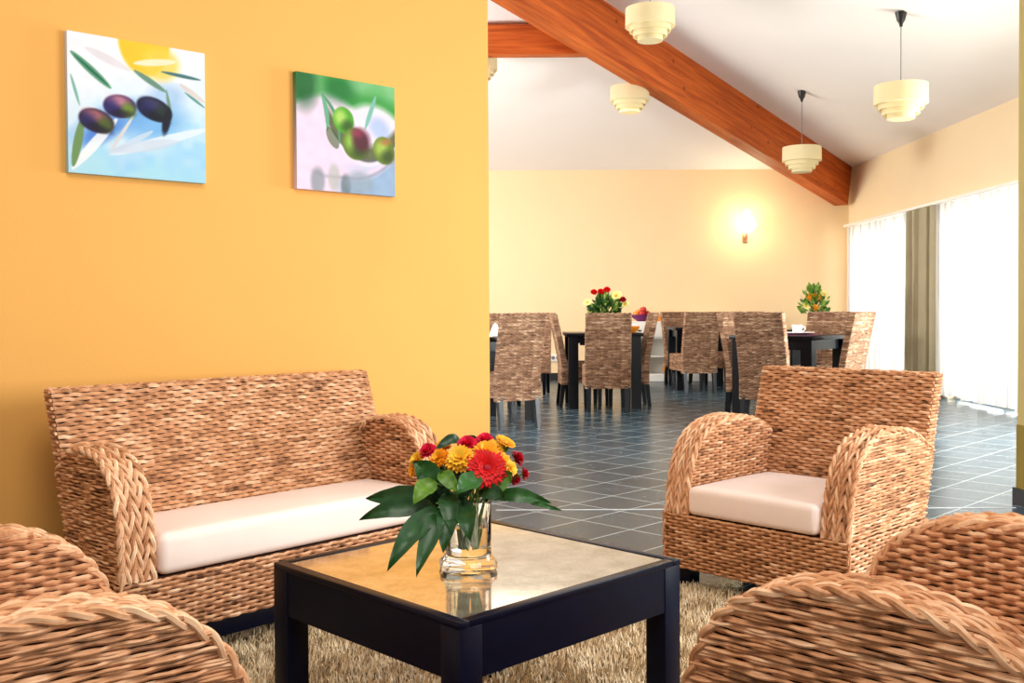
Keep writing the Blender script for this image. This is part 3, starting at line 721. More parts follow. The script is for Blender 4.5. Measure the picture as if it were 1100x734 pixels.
def paint_sprig(u, v):
    n1 = vnoise(u, v, 5, 1); n2 = vnoise(u, v, 14, 2); C = Can(u, v)
    C.mix(np.ones(len(u)), (250, 250, 253))
    C.mix(np.clip(.75-v+.45*(u-.35)+.3*(n1-.5), 0, 1)*1.1, (178, 226, 248))
    C.mix(np.clip((.5-v)*1.6+(n2-.6), 0, 1)*.6, (128, 196, 240))
    C.mix(np.clip((.12-v)*5+(n1-.3)*1.5, 0, 1)*.55, (190, 236, 238))
    C.ell(.32, .40, .28, .10, .5, (70, 140, 222), .9, .65); C.ell(.62, .42, .22, .12, .3, (100, 170, 234), .9, .7); C.ell(.22, .30, .16, .06, .6, (60, 110, 210), .8, .6)
    C.ell(.70, .62, .14, .10, .3, (150, 190, 235), .8, .6)
    C.ell(.54, 1.02, .19, .26, 0, (250, 200, 40), .12, .95); C.ell(.66, .86, .14, .12, .3, (252, 214, 80), .5, .8)
    C.leaf(.46, .84, .78, .90, .025, (253, 240, 200))
    C.leaf(.02, .86, .30, .63, .028, (96, 160, 120)); C.leaf(.04, .84, .28, .65, .010, (40, 108, 84))
    C.leaf(.12, .90, .44, .78, .03, (232, 224, 228), .8)
    C.leaf(.46, .79, .70, .66, .022, (110, 150, 130)); C.leaf(.66, .81, .97, .79, .014, (70, 120, 120)); C.leaf(.80, .74, 1.0, .62, .02, (226, 206, 196), .8)
    C.leaf(.70, .68, .74, .45, .012, (120, 150, 120)); C.leaf(.84, .68, 1.0, .58, .010, (90, 150, 140))
    C.leaf(.02, .02, .34, .42, .035, (250, 250, 248), .9); C.leaf(.28, .15, 1.02, .42, .035, (236, 244, 250), .85); C.leaf(.28, .15, .60, .36, .022, (210, 224, 238), .8)
    C.leaf(.28, .16, .46, .46, .012, (226, 220, 214)); C.leaf(.30, .18, .80, .30, .04, (206, 216, 232), .6)
    C.leaf(.03, .04, .10, .40, .030, (116, 150, 92)); C.leaf(.02, .70, .08, .48, .01, (120, 180, 160))
    for (x, y, rx, ry, a, cA, cB, cC) in ((.195, .385, .125, .085, -.25, (52, 34, 60), (196, 120, 120), (86, 108, 40)), (.36, .51, .118, .085, .05, (60, 40, 90), (232, 150, 160), (132, 168, 50)), (.61, .52, .135, .085, -.30, (26, 26, 44), (70, 70, 110), (40, 56, 44))):
        p, q, d = C.ell(x, y, rx, ry, a, cA, .14)
        C.ell(x-.01, y+.04, rx*.6, ry*.45, a, cB, 1.0, .75); C.ell(x+.06, y-.02, rx*.42, ry*.6, a, cC, 1.0, .8); C.ell(x-.06, y, rx*.4, ry*.6, a, (40, 40, 110), 1.0, .6)
        C.ell(x+.01, y-.05, rx*.7, ry*.3, a, (20, 20, 30), 1.0, .6)
    C.ell(.70, .44, .03, .10, -.2, (28, 30, 44), .5)
    return np.clip(C.c*(.985+.03*(n2[:, None]-.5)), 0, 1)
def paint_bowl(u, v):
    n1 = vnoise(u, v, 5, 5); n2 = vnoise(u, v, 16, 6); C = Can(u, v)
    C.mix(np.ones(len(u)), (246, 218, 238))
    C.mix(np.clip((v-.71-.10*np.sin(u*5.5))*14, 0, 1), (64, 156, 68)); C.mix(np.clip((v-.78)*8, 0, 1)*np.clip((n1-.35)*2, 0, 1), (130, 196, 130)); C.ell(.08, .9, .12, .2, 0, (24, 84, 40), .8, .7); C.ell(.42, .9, .16, .12, 0, (30, 104, 50), .9, .6)
    C.ell(.80, .58, .30, .22, -.3, (246, 234, 244), .3, .9); C.ell(.84, .60, .14, .10, -.5, (190, 206, 236), .8, .7)
    C.ell(.80, .58, .26, .18, -.3, (244, 230, 242), .3, .9); C.ell(.84, .60, .13, .09, -.5, (170, 192, 232), .9, .8)
    vb_ = .13+1.1*np.maximum(0, u-.55)**2+.3*np.maximum(0, .25-u)
    C.mix(np.clip((vb_-v)*16+.3, 0, 1)*np.clip((u-.32)*5, 0, 1), (152, 178, 208))
    C.mix(np.exp(-((v-vb_)/.018)**2)*np.clip((u-.1)*4, 0, 1)*.6, (136, 140, 158))
    C.mix(np.exp(-((v-vb_-.09)/.06)**2)*np.clip((u-.2)*2, 0, 1)*(.5+.5*n2), (192, 200, 222))
    vr_ = .30+1.9*(u-.70)**2
    C.mix(np.clip((v-vr_)*30+.5, 0, 1)*np.clip((vr_+.17-v)*14, 0, 1)*np.clip((u-.26)*18, 0, 1), (104, 108, 74))
    C.mix(np.exp(-((v-vr_)/.014)**2)*np.clip((u-.28)*12, 0, 1)*.9, (84, 92, 84))
    C.mix(np.exp(-((v-vr_+.035)/.02)**2)*np.clip((u-.30)*8, 0, 1)*.6, (250, 240, 248))
    for x, y, w_, h_, c_ in ((.20, .08, .07, .12, (128, 140, 146)), (.36, .12, .06, .12, (186, 186, 176)), (.48, .06, .05, .1, (96, 110, 110)), (.62, .1, .14, .1, (150, 164, 176))): C.ell(x, y, w_, h_, 0, c_, .5, .7)
    C.leaf(.24, .86, .30, .52, .022, (110, 176, 140), 1, .02); C.leaf(.24, .85, .42, .42, .018, (90, 150, 110), 1, .06); C.leaf(.80, .90, .68, .58, .022, (130, 190, 170)); C.leaf(.30, .56, .40, .38, .05, (60, 84, 40), .6)
    for (x, y, r_o, cA, cB) in ((.46, .64, .105, (92, 170, 52), (190, 226, 110)), (.88, .41, .115, (104, 128, 44), (178, 206, 90)), (.58, .44, .13, (96, 120, 44), (160, 206, 84))):
        C.ell(x, y, r_o, r_o*1.1, .3, cA, .12); C.ell(x-.03, y+.02, r_o*.55, r_o*.6, 0, cB, 1.0, .85); C.ell(x+.04, y-.05, r_o*.6, r_o*.5, 0, (44, 60, 26), 1.0, .6)
    C.ell(.64, .48, .09, .10, .4, (92, 36, 56), .7, .9); C.ell(.60, .54, .06, .04, 0, (164, 60, 90), 1, .7); C.ell(.90, .49, .06, .03, .2, (190, 120, 70), 1, .7)
    return np.clip(C.c*(.985+.04*(n2[:, None]-.5)), 0, 1)
painting('canvas_picture', -1.977, -1.462, 1.556, 2.062, paint_sprig, 'larger left canvas of three dark olives on pale blue and white')
painting('canvas_picture', -1.063, -.570, 1.567, 2.055, paint_bowl, 'smaller right canvas of three green olives in a pale cup')

# ------------------------------------------------------------------ vase and bouquet
VX, VY, VZ = -.105, 2.345, TH
vase = empty('glass_vase', (VX, VY, VZ+.0005), .1, 'clear glass vase full of flowers on the coffee table', 'vase')
mb = MB()
mb.lathe([(.0, .0), (.060, .0), (.067, .006), (.067, .014), (.058, .024), (.053, .04), (.0535, .155), (.0555, .16), (.0525, .161), (.049, .155), (.0485, .042), (.044, .032), (.0, .030)], seg=48, sq=3.4)
mb.build('vase_body', M['glass'], vase)
mb = MB(); mb.lathe([(.0, .0325), (.043, .0335), (.0478, .043), (.0478, .10), (.0, .10)], seg=40, sq=3.4); mb.build('water', M['water'], vase)

def frame(d):
    d = Vector(d).normalized(); return d.to_track_quat('Z', 'Y').to_matrix()
def petal_mesh(mb, Rm, c, ang, r0, L, w, elev, curl, t0, t1, nl=5):
    V = []; F = []; T = []
    for i in range(nl+1):
        t = i/nl; rr = r0+L*t*math.cos(elev); zz = L*t*math.sin(elev)-curl*t*t
        ww = w*(.45+.75*math.sin(min(1, t*1.05)*pi*.62))*(1 if t < .85 else .62)
        if i == nl: ww *= .35
        for k in (-1, 0, 1):
            p = Vector((rr, k*ww/2, zz-(.12*w if k == 0 else 0)))
            p.rotate(Matrix.Rotation(ang, 3, 'Z')); p = Rm @ p; V.append((c[0]+p.x, c[1]+p.y, c[2]+p.z)); T.append(t0+(t1-t0)*t)
    for i in range(nl):
        for k in (0, 1): a0 = i*3+k; F.append((a0, a0+1, a0+4, a0+3))
    mb.add(V, F, T)
def stem_to(parent, c, base=(VX, VY, VZ+.045), name='stem', r=.0025):
    c = Vector(c); b0 = Vector(base); o = Vector(parent.location)
    mid_ = Vector((b0.x+(c.x-b0.x)*.3, b0.y+(c.y-b0.y)*.3, max(VZ+.15, b0.z+(c.z-b0.z)*.62)))
    P = spline([tuple(b0-o), tuple(mid_-o), tuple(c-o)], 14)
    mb = MB(); mb.tube(P, r, sides=6); mb.build(name, M['stem'], parent)
def flower(kind, c, d, R, mat, label, name=None, cat='flower', group='cut flowers in the glass vase', stem=True, base=None, layers=None):
    """round many-petalled bloom facing direction d, top-level with petals / centre / stem"""
    t = empty(name or 'bloom', c, 0, label, cat, group); Rm = frame(d); mb = MB(); cc = (0, 0, 0)
    if kind == 'gerbera':
        for q, (n, L, e_, w) in enumerate(((30, 1.0, .05, .17), (28, .90, .22, .17), (24, .70, .45, .15), (20, .50, .75, .13), (16, .32, 1.0, .10))):
            for k in range(n): petal_mesh(mb, Rm, cc, 2*pi*(k+.5*(q % 2))/n+rnd.uniform(-.06, .06), R*.1, R*L*.92*rnd.uniform(.86, 1.08), R*w, e_+rnd.uniform(-.07, .07), R*.12, .25+.1*q, .75+rnd.uniform(-.15, .2))
    elif kind == 'mum':
        for q, (n, L, e_, w) in enumerate(((20, .95, -.15, .24), (20, .9, .2, .24), (18, .8, .55, .22), (14, .62, .9, .2), (9, .42, 1.25, .18))):
            for k in range(n): petal_mesh(mb, Rm, cc, 2*pi*(k+.5*(q % 2))/n+rnd.uniform(-.1, .1), R*.06, R*L*rnd.uniform(.9, 1.08), R*w, e_+rnd.uniform(-.1, .1), R*.1, .15+.14*q, .35+.16*q)
    elif kind == 'daisy':
        for q, (n, L, e_, w) in enumerate(((20, 1.0, .25, .28), (18, .85, .5, .26))):
            for k in range(n): petal_mesh(mb, Rm, cc, 2*pi*(k+.5*q)/n, R*.12, R*L*.9, R*w, e_+rnd.uniform(-.05, .05), R*.15, .2, .9)
    else:  # rose / carnation: cupped overlapping petals
        for q, (n, L, e_, w) in enumerate(((7, .95, .25, .9), (6, .9, .6, .8), (6, .82, .95, .66), (5, .7, 1.2, .5), (4, .55, 1.4, .36))):
            for k in range(n): petal_mesh(mb, Rm, cc, 2*pi*(k+.37*q)/n+rnd.uniform(-.15, .15), R*.05, R*L, R*w, e_, -R*.05 if q > 1 else R*.12, .25+.08*q, .6+.1*q+rnd.uniform(-.1, .1))
    mb.build('petals', mat, t)
    mb = MB(); mb.sphere((0, 0, 0), R*.24, sz=.6, rot=Rm, u=10, w=6)
    mb.build('flower_centre', M['crimson_petal'] if kind == 'gerbera' else M['orange_petal'], t)
    if stem: stem_to(t, Vector(c)-Vector(d).normalized()*R*.1, base or (VX+rnd.uniform(-.022, .022), VY+rnd.uniform(-.022, .022), VZ+.045))
    return t
def leafy(name, base, tips, mat, label, cat='leaf', group='green leaves in the glass vase', stem_from=None, tint=(.15, .6), curv=.015):
    """tips: list of (start, tip, width, droop)"""
    t = empty(name, base, 0, label, cat, group); o = Vector(base)
    for (s0, s1, w, dr) in tips:
        s0 = Vector(s0)-o; s1 = Vector(s1)-o; D = s1-s0; L = D.length; D.normalize()
        side = D.cross(Vector((0, -1, .45))).normalized(); nm = side.cross(D).normalized()
        mb = MB(); V = []; T = []; n = 14; F = []
        jit = rnd.random()*6
        for i in range(n+1):
            q = i/n; ww = w/2*math.sin(pi*min(1, q*.97+.03)**.8)**.8 if 0 < q < 1 else .0006
            cpos = s0+D*(L*q)+Vector((0, 0, 1))*(dr*4*q*(1-q))+nm*(.004*math.sin(q*9+jit))
            for k in (-1, -.5, 0, .5, 1):
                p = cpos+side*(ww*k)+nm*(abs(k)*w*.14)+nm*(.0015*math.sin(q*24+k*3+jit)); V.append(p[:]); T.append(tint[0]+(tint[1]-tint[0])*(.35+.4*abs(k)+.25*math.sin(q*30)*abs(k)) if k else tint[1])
        for i in range(n):
            for k in range(4): a0 = i*5+k; F.append((a0, a0+1, a0+6, a0+5))
        mb.add(V, F, T); mb.build('leaf_blade', mat, t)
    if stem_from:
        mb = MB(); b0 = Vector(stem_from)-o; k0 = Vector(tips[0][0])-o
        m0 = Vector((b0.x+(k0.x-b0.x)*.25, b0.y+(k0.y-b0.y)*.25, max(VZ+.158-o.z, b0.z+(k0.z-b0.z)*.7)))
        mb.tube(spline([b0[:], m0[:], k0[:]], 12), .0022, sides=6); mb.build('leaf_stalk', M['stem'], t)
    return t
F_PX = 1081.0
def bp(px, py, y):   # a point of the bouquet, y = distance from the viewer
    cyy = 354.35; u = px-550; v = py-cyy; cr, sr_ = math.cos(.0051), math.sin(.0051)
    uu = u*cr-v*sr_; vv = u*sr_+v*cr; X = uu/F_PX; vc = -vv/F_PX; c_, s_ = math.cos(.0185), math.sin(.0185)
    dy = c_+vc*s_; dz = -s_+vc*c_; k = y/dy
    return (X*k, y, 1.05+dz*k)
flower('gerbera', bp(523, 503, 2.27), (.12, -.9, .38), .048, M['red_petal'], 'big red gerbera at the front of the bouquet', 'gerbera')
flower('mum', bp(493, 492, 2.29), (-.25, -.7, .65), .036, M['yellow_petal'], 'yellow chrysanthemum with orange outer petals left of the red gerbera', 'chrysanthemum')
flower('mum', bp(471, 492, 2.30), (-.5, -.6, .55), .026, M['orange_petal'], 'peach-orange chrysanthemum between green leaf and yellow chrysanthemum', 'chrysanthemum')
flower('mum', bp(447, 494, 2.36), (-.7, -.4, .5), .024, M['yellow_petal'], 'yellow bloom peeking above the broad leaf at the far left', 'chrysanthemum')
flower('daisy', bp(443, 504, 2.35), (-.9, -.4, .1), .021, M['orange_petal'], 'orange bloom behind the broad leaf at the far left', 'daisy')
flower('rose', bp(460, 485, 2.36), (-.3, -.5, .8), .023, M['pink_petal'], 'pink-red carnation at upper left of the bouquet', 'carnation')
flower('mum', bp(476, 478, 2.42), (-.1, -.4, .9), .021, M['orange_petal'], 'small orange bloom behind the dark leaf at the top', 'chrysanthemum')
flower('rose', bp(502, 478, 2.36), (0, -.6, .8), .026, M['pink_petal'], 'red carnation behind the yellow chrysanthemum at the top', 'carnation')
flower('rose', bp(521, 474, 2.38), (.1, -.5, .85), .024, M['pink_petal'], 'topmost red carnation above the orange gerbera', 'carnation')
flower('mum', bp(522, 485, 2.32), (.1, -.6, .8), .033, M['orange_petal'], 'orange chrysanthemum half hidden by the red gerbera', 'chrysanthemum')
flower('mum', bp(531, 480, 2.36), (.25, -.5, .8), .024, M['yellow_petal'], 'yellow bloom right of the topmost red carnation', 'chrysanthemum')
flower('daisy', bp(543, 475, 2.37), (.45, -.25, .85), .027, M['orange_petal'], 'amber gerbera seen from the side at the upper right', 'daisy')
flower('mum', bp(541, 495, 2.33), (.6, -.5, .5), .024, M['orange_petal'], 'orange bloom right of the red gerbera', 'chrysanthemum')
flower('mum', bp(549, 503, 2.32), (.7, -.6, .3), .020, M['yellow_petal'], 'small yellow bloom at lower right of the red gerbera', 'chrysanthemum')
flower('rose', bp(555, 493, 2.38), (.8, -.3, .5), .021, M['crimson_petal'], 'dark red carnation at the right edge', 'carnation')
flower('rose', bp(562, 509, 2.37), (.95, -.2, .1), .017, M['crimson_petal'], 'small dark red bloom farthest right in the bouquet', 'carnation')
flower('rose', bp(553, 515, 2.37), (.8, -.5, -.1), .016, M['crimson_petal'], 'dark red bloom hanging below the other right-hand ones', 'carnation')
vb = lambda: (VX+rnd.uniform(-.02, .02), VY+rnd.uniform(-.02, .02), VZ+.05)
leafy('palmate_leaf', bp(486, 536, 2.27), [
    (bp(468, 541, 2.26), bp(394, 537, 2.30), .052, .01), (bp(468, 545, 2.25), bp(386, 559, 2.24), .045, .012),
    (bp(472, 548, 2.24), bp(416, 614, 2.12), .052, .02), (bp(476, 552, 2.24), bp(447, 622, 2.11), .044, .02),
    (bp(484, 545, 2.24), bp(476, 595, 2.16), .046, .012), (bp(496, 540, 2.25), bp(505, 582, 2.17), .05, .012), (bp(480, 530, 2.27), bp(486, 575, 2.18), .046, .012)],
    M['leaf'], 'large dark green palmate leaf drooping over the left side of the table', stem_from=vb())
leafy('broad_leaf', bp(470, 520, 2.29), [(bp(472, 524, 2.28), bp(442, 495, 2.24), .055, .006)], M['leaf'], 'dark oval leaf pointing up at the left of the bouquet', stem_from=vb(), tint=(.2, .75))
leafy('broad_leaf', bp(466, 520, 2.27), [(bp(466, 518, 2.26), bp(444, 542, 2.21), .045, .008)], M['fresh_leaf'], 'bright green oval leaf drooping at the left of the bouquet', stem_from=vb(), tint=(.1, .6))
leafy('broad_leaf', bp(510, 512, 2.27), [(bp(514, 514, 2.26), bp(490, 532, 2.20), .048, .008)], M['leaf'], 'glossy pale green leaf under the red gerbera', stem_from=vb(), tint=(.7, 1.0))
leafy('broad_leaf', bp(478, 512, 2.27), [(bp(472, 508, 2.26), bp(492, 530, 2.22), .036, .006)], M['fresh_leaf'], 'narrow green leaf below the yellow chrysanthemum', stem_from=vb(), tint=(.0, .45))
leafy('broad_leaf', bp(526, 526, 2.29), [(bp(524, 530, 2.28), bp(552, 508, 2.27), .05, .006)], M['fresh_leaf'], 'green leaf right of the red gerbera below the small yellow bloom', stem_from=vb(), tint=(.0, .4))
leafy('long_leaf', bp(530, 530, 2.32), [(bp(530, 533, 2.31), bp(592, 541, 2.30), .034, .008), (bp(570, 541, 2.30), bp(605, 550, 2.28), .012, .003)], M['leaf'], 'long twisted leaf reaching right over the tiles', stem_from=vb(), tint=(.3, .9))
leafy('broad_leaf', bp(510, 530, 2.28), [(bp(515, 528, 2.28), bp(545, 538, 2.22), .04, .006)], M['leaf'], 'dark leaf at the vase rim on the right', stem_from=vb(), tint=(.1, .45))
leafy('broad_leaf', bp(500, 470, 2.40), [(bp(500, 478, 2.42), bp(466, 486, 2.37), .026, .02)], M['leaf'], 'dark leaf arching along the top left of the blooms', stem_from=vb(), tint=(.1, .4))
leafy('broad_leaf', bp(508, 470, 2.40), [(bp(500, 480, 2.42), bp(516, 473, 2.40), .03, .006)], M['leaf'], 'dark leaf between the two top red carnations', stem_from=vb(), tint=(.1, .4))
leafy('broad_leaf', bp(536, 480, 2.40), [(bp(532, 490, 2.40), bp(548, 478, 2.40), .03, .006)], M['fresh_leaf'], 'green leaf under the amber gerbera at the upper right', stem_from=vb(), tint=(.1, .5))
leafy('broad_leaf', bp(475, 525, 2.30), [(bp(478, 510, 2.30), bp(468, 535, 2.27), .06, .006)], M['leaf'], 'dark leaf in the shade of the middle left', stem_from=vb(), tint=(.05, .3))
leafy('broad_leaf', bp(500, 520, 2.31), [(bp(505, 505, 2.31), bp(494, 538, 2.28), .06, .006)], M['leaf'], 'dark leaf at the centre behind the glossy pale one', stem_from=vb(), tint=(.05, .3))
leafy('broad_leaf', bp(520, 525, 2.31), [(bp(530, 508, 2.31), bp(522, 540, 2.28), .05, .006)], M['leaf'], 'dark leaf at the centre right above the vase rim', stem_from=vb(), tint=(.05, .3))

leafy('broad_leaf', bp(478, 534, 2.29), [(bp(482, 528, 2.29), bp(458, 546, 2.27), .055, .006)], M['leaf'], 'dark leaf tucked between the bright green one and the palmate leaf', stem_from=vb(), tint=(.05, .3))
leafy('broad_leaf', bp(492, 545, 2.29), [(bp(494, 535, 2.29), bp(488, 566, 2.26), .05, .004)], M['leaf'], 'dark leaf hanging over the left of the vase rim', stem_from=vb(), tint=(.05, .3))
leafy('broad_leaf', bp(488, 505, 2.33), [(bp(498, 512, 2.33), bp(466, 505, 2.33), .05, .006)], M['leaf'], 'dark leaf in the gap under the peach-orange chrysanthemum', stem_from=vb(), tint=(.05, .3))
# ------------------------------------------------------------------ dining chairs
def dining_chair_parts(t):
    w = .465; hw = w/2; p = .0135; r = p*.56; mat = M['wick_dark']
    zb, H = .245, 1.02
    xr = lambda z: -.21-.11*max(0, (z-.45)/.57)**1.2
    th = .055
    mb = MB(); zs = np.linspace(zb, H, 9)
    V = []; 
    for z in zs:
        for (x, y) in ((xr(z)+.006, -hw+.006), (xr(z)+th-.006, -hw+.006), (xr(z)+th-.006, hw-.006), (xr(z)+.006, hw-.006)): V.append((x, y, z))
    F = [(3, 2, 1, 0), tuple(len(V)-4+i for i in range(4))]
    for i in range(len(zs)-1):
        for k in range(4): j = (k+1) % 4; F.append((i*4+k, i*4+j, i*4+4+j, i*4+4+k))
    mb.add(V, F, CORE_T)
    n = int((H-zb)/p)
    for i in range(n):
        z = zb+(i+.5)*p; x = xr(z); tn = max(.1, rnd.gauss(.5, .14))
        weave_row(mb, (x, hw, z), (x, -hw, z), (-1, 0, 0), r, i % 2, 0, tint=tn, step=.017, sides=4)
        weave_row(mb, (x, -hw, z), (x+th, -hw, z), (0, -1, 0), r, i % 2, 0, tint=tn, step=.02, sides=4)
        weave_row(mb, (x+th, hw, z), (x, hw, z), (0, 1, 0), r, i % 2, 0, tint=tn, step=.02, sides=4)
        weave_row(mb, (x+th, -hw, z), (x+th, hw, z), (1, 0, 0), r, i % 2, 0, tint=tn, step=.017, sides=4)
    for x in np.linspace(xr(H)+.008, xr(H)+th-.008, 4): weave_row(mb, (x, -hw, H), (x, hw, H), (0, 0, 1), r, 0, 0, step=.017, sides=4)
    mb.build('backrest', mat, t)
    mb = MB(); xa, xe = -.155, .24; z0, z1 = .275, .485
    mb.box(((xa+xe)/2, 0, (z0+z1)/2), (xe-xa-.012, w-.012, z1-z0-.012), CORE_T)
    n = int((z1-z0)/p)
    for i in range(n):
        z = z0+(i+.5)*p; tn = max(.1, rnd.gauss(.46, .14))
        weave_row(mb, (xe, -hw, z), (xe, hw, z), (1, 0, 0), r, i % 2, 0, tint=tn, step=.017, sides=4)
        weave_row(mb, (xa, -hw, z), (xe, -hw, z), (0, -1, 0), r, i % 2, 0, tint=tn, step=.017, sides=4)
        weave_row(mb, (xe, hw, z), (xa, hw, z), (0, 1, 0), r, i % 2, 0, tint=tn, step=.017, sides=4)
    for i in range(int((xe-xa)/p)):
        x = xa+(i+.5)*p; weave_row(mb, (x, -hw, z1-.004), (x, hw, z1-.004), (0, 0, 1), r, i % 2, 0, step=.02, sides=4)
    mb.build('seat', mat, t)
    for sx_, sy_ in ((-1, -1), (-1, 1), (1, -1), (1, 1)):
        mb = MB(); x0 = -.185 if sx_ < 0 else .205; y0 = sy_*(hw-.035); k = -.035 if sx_ < 0 else 0
        V = []
        for z, q, s_ in ((0, k, .038), (.30, 0, .05)):
            for a_, b_2 in ((-1, -1), (1, -1), (1, 1), (-1, 1)): V.append((x0+q+a_*s_/2, y0+b_2*s_/2, z))
        mb.add(V, [(3, 2, 1, 0), (4, 5, 6, 7), (0, 1, 5, 4), (1, 2, 6, 5), (2, 3, 7, 6), (3, 0, 4, 7)])
        mb.build('leg', M['dining_black'], t, smooth=False)
DG = 'high-backed woven dining chairs'
CH = []
def dchair(x, y, face, label):
    a_ = math.atan2(face[1], face[0])
    if not CH:
        t = empty('dining_chair', (x, y, 0), a_, label, 'dining chair', DG); dining_chair_parts(t); CH.append(t); return t
    return copy_tree(CH[0], (x, y, 0), a_, label)
dchair(.985, 10.55, (0, 1), 'dark brown woven dining chair with its straight back turned to us, below the flower vase')
dchair(.74, 11.15, (1, .04), 'woven dining chair in profile left of the table with the rose bouquet')
dchair(1.275, 11.15, (-1, .0), 'woven dining chair in profile right of the table with the rose bouquet')
dchair(-.055, 9.18, (-.55, .83), 'pale sunlit woven dining chair nearest the edge of the yellow wall, back to us')
dchair(.235, 12.75, (-.15, -1), 'brown woven dining chair peeking out behind the pale sunlit one by the yellow wall')
dchair(-.17, 11.0, (-.25, -1), 'woven dining chair top behind napkins, half hidden by the yellow wall')
dchair(2.345, 13.0, (-.22, 1), 'woven dining chair, back to us, at the table before the white sideboard')
dchair(2.45, 14.18, (.35, -.94), 'woven dining chair behind the table before the white sideboard, turned to the window')
dchair(3.0, 13.55, (-1, -.2), 'woven dining chair right of the table before the white sideboard')
dchair(3.1, 14.35, (-.1, -1), 'woven dining chair whose top just shows behind the chair nearest the armchair')
dchair(2.365, 9.085, (.655, .75), 'woven dining chair just behind the armchair, back to us, at the cup table')
dchair(2.42, 9.95, (.75, -.655), 'woven dining chair left of the table set with a cup, its front lit')
dchair(3.06, 10.045, (-.655, -.75), 'dark-faced woven dining chair behind the table set with a cup')
dchair(2.93, 9.22, (-.75, .655), 'pale sunlit woven dining chair right of the table set with a cup, before the curtain')

# ------------------------------------------------------------------ dining tables
def dtable(x, y, rz, w, d, label, zt_=.81):
    t = empty('dining_table', (x, y, 0), rz, label, 'dining table', 'black dining tables')
    mb = MB(); mb.box((0, 0, zt_-.019), (w, d, .038), bev=.003); mb.build('tabletop', M['dining_black'], t)
    for sx_ in (-1, 1):
        for sy_ in (-1, 1):
            mb = MB(); mb.box((sx_*(w/2-.075), sy_*(d/2-.075), (zt_-.036)/2), (.105, .105, zt_-.036)); mb.build('leg', M['dining_black'], t, smooth=False)
    for sy_ in (-1, 1):
        mb = MB(); mb.box((0, sy_*(d/2-.075), zt_-.085), (w-.29, .03, .09)); mb.build('apron', M['dining_black'], t)
    for sx_ in (-1, 1):
        mb = MB(); mb.box((sx_*(w/2-.075), 0, zt_-.085), (.03, d-.29, .09)); mb.build('apron', M['dining_black'], t)
    return t
dtable(.99, 11.12, 0, .82, .84, 'black dining table carrying the rose bouquet, in the middle of the dining room')
TB = (-.28, 9.66); dtable(TB[0], TB[1], math.atan2(.64, .77), .82, .82, 'black dining table half hidden by the yellow wall')
dtable(2.545, 13.62, 0, .80, .84, 'black dining table in front of the white sideboard', .825)
dd = math.atan2(-.655, .75)
DT = (2.69-.75*.42+.655*.42, 9.0+.655*.42+.75*.42)
dtable(DT[0], DT[1], dd, .84, .84, 'black dining table set with a white cup and purple place mat, near the window')

# things on the tables
def cup(x, y, z, label):
    t = empty('cup', (x, y, z), 0, label, 'cup'); mb = MB(); mb.lathe([(0, 0), (.03, 0), (.042, .02), (.048, .085), (.044, .085), (.038, .02), (0, .008)], seg=24); mb.build('bowl', M['white_china'], t)
    mb = MB(); mb.tube(spline([(.044, 0, .07), (.075, 0, .06), (.07, 0, .03), (.04, 0, .022)], 12), .005); mb.build('handle', M['white_china'], t); return t
def plate_(x, y, z, label, r=.13):
    mb = MB(); mb.lathe([(0, 0), (r*.6, 0), (r, .018), (r*.99, .022), (r*.6, .006), (0, .006)], seg=32); o = mb.build('plate', M['white_china'], loc=(x, y, z)); return tag(o, label, 'plate')
zt0 = .81
pmx, pmy = DT[0]+.06, DT[1]-.06
mb = MB(); mb.lathe([(0, 0), (.19, 0), (.19, .004), (0, .004)], seg=40); o = mb.build('place_mat', M['purple'], loc=(pmx, pmy, zt0+.001)); tag(o, 'round purple place mat under the white plate', 'place mat')
plate_(pmx, pmy, zt0+.0055, 'white plate lying on the purple place mat', .15)
cup(pmx-.01, pmy, zt0+.0125, 'white cup standing on the plate near the window')
t = empty('drinking_glass', (DT[0]-.33, DT[1]+.12, zt0+.001), 0, 'clear glass left of the white cup on the dark table', 'glass')
mb = MB(); mb.lathe([(0, 0), (.028, 0), (.034, .11), (.032, .11), (.026, .006), (0, .006)], seg=24); mb.build('tumbler', M['glass'], t)
mb = MB(); mb.lathe([(0, .02), (.02, .02), (.02, .075), (0, .075)], seg=20); mb.build('candle', M['napkin'], t)
def napkin(x, y, z, label):
    mb = MB(); mb.lathe([(.06, 0), (.055, .01), (.045, .05), (.02, .11), (.0, .13)], seg=12); mb.box((.05, 0, .012), (.11, .12, .02), bev=.006)
    o = mb.build('napkin', M['napkin'], loc=(x, y, z), rotz=rnd.random()*3); return tag(o, label, 'napkin', 'folded white napkins')
napkin(-.16, 9.6, zt0+.001, 'folded white napkin on the table beside the yellow wall')
napkin(2.60, 13.5, .826, 'folded white napkin on the table before the sideboard')
mb = MB(); mb.lathe([(0, 0), (.05, 0), (.09, .04), (.1, .07), (.095, .07), (.08, .04), (0, .012)], seg=28); o = mb.build('dish', M['orange_glaze'], loc=(1.28, 10.86, zt0+.001)); tag(o, 'small ochre dish at the right end of the rose bouquet table', 'dish')

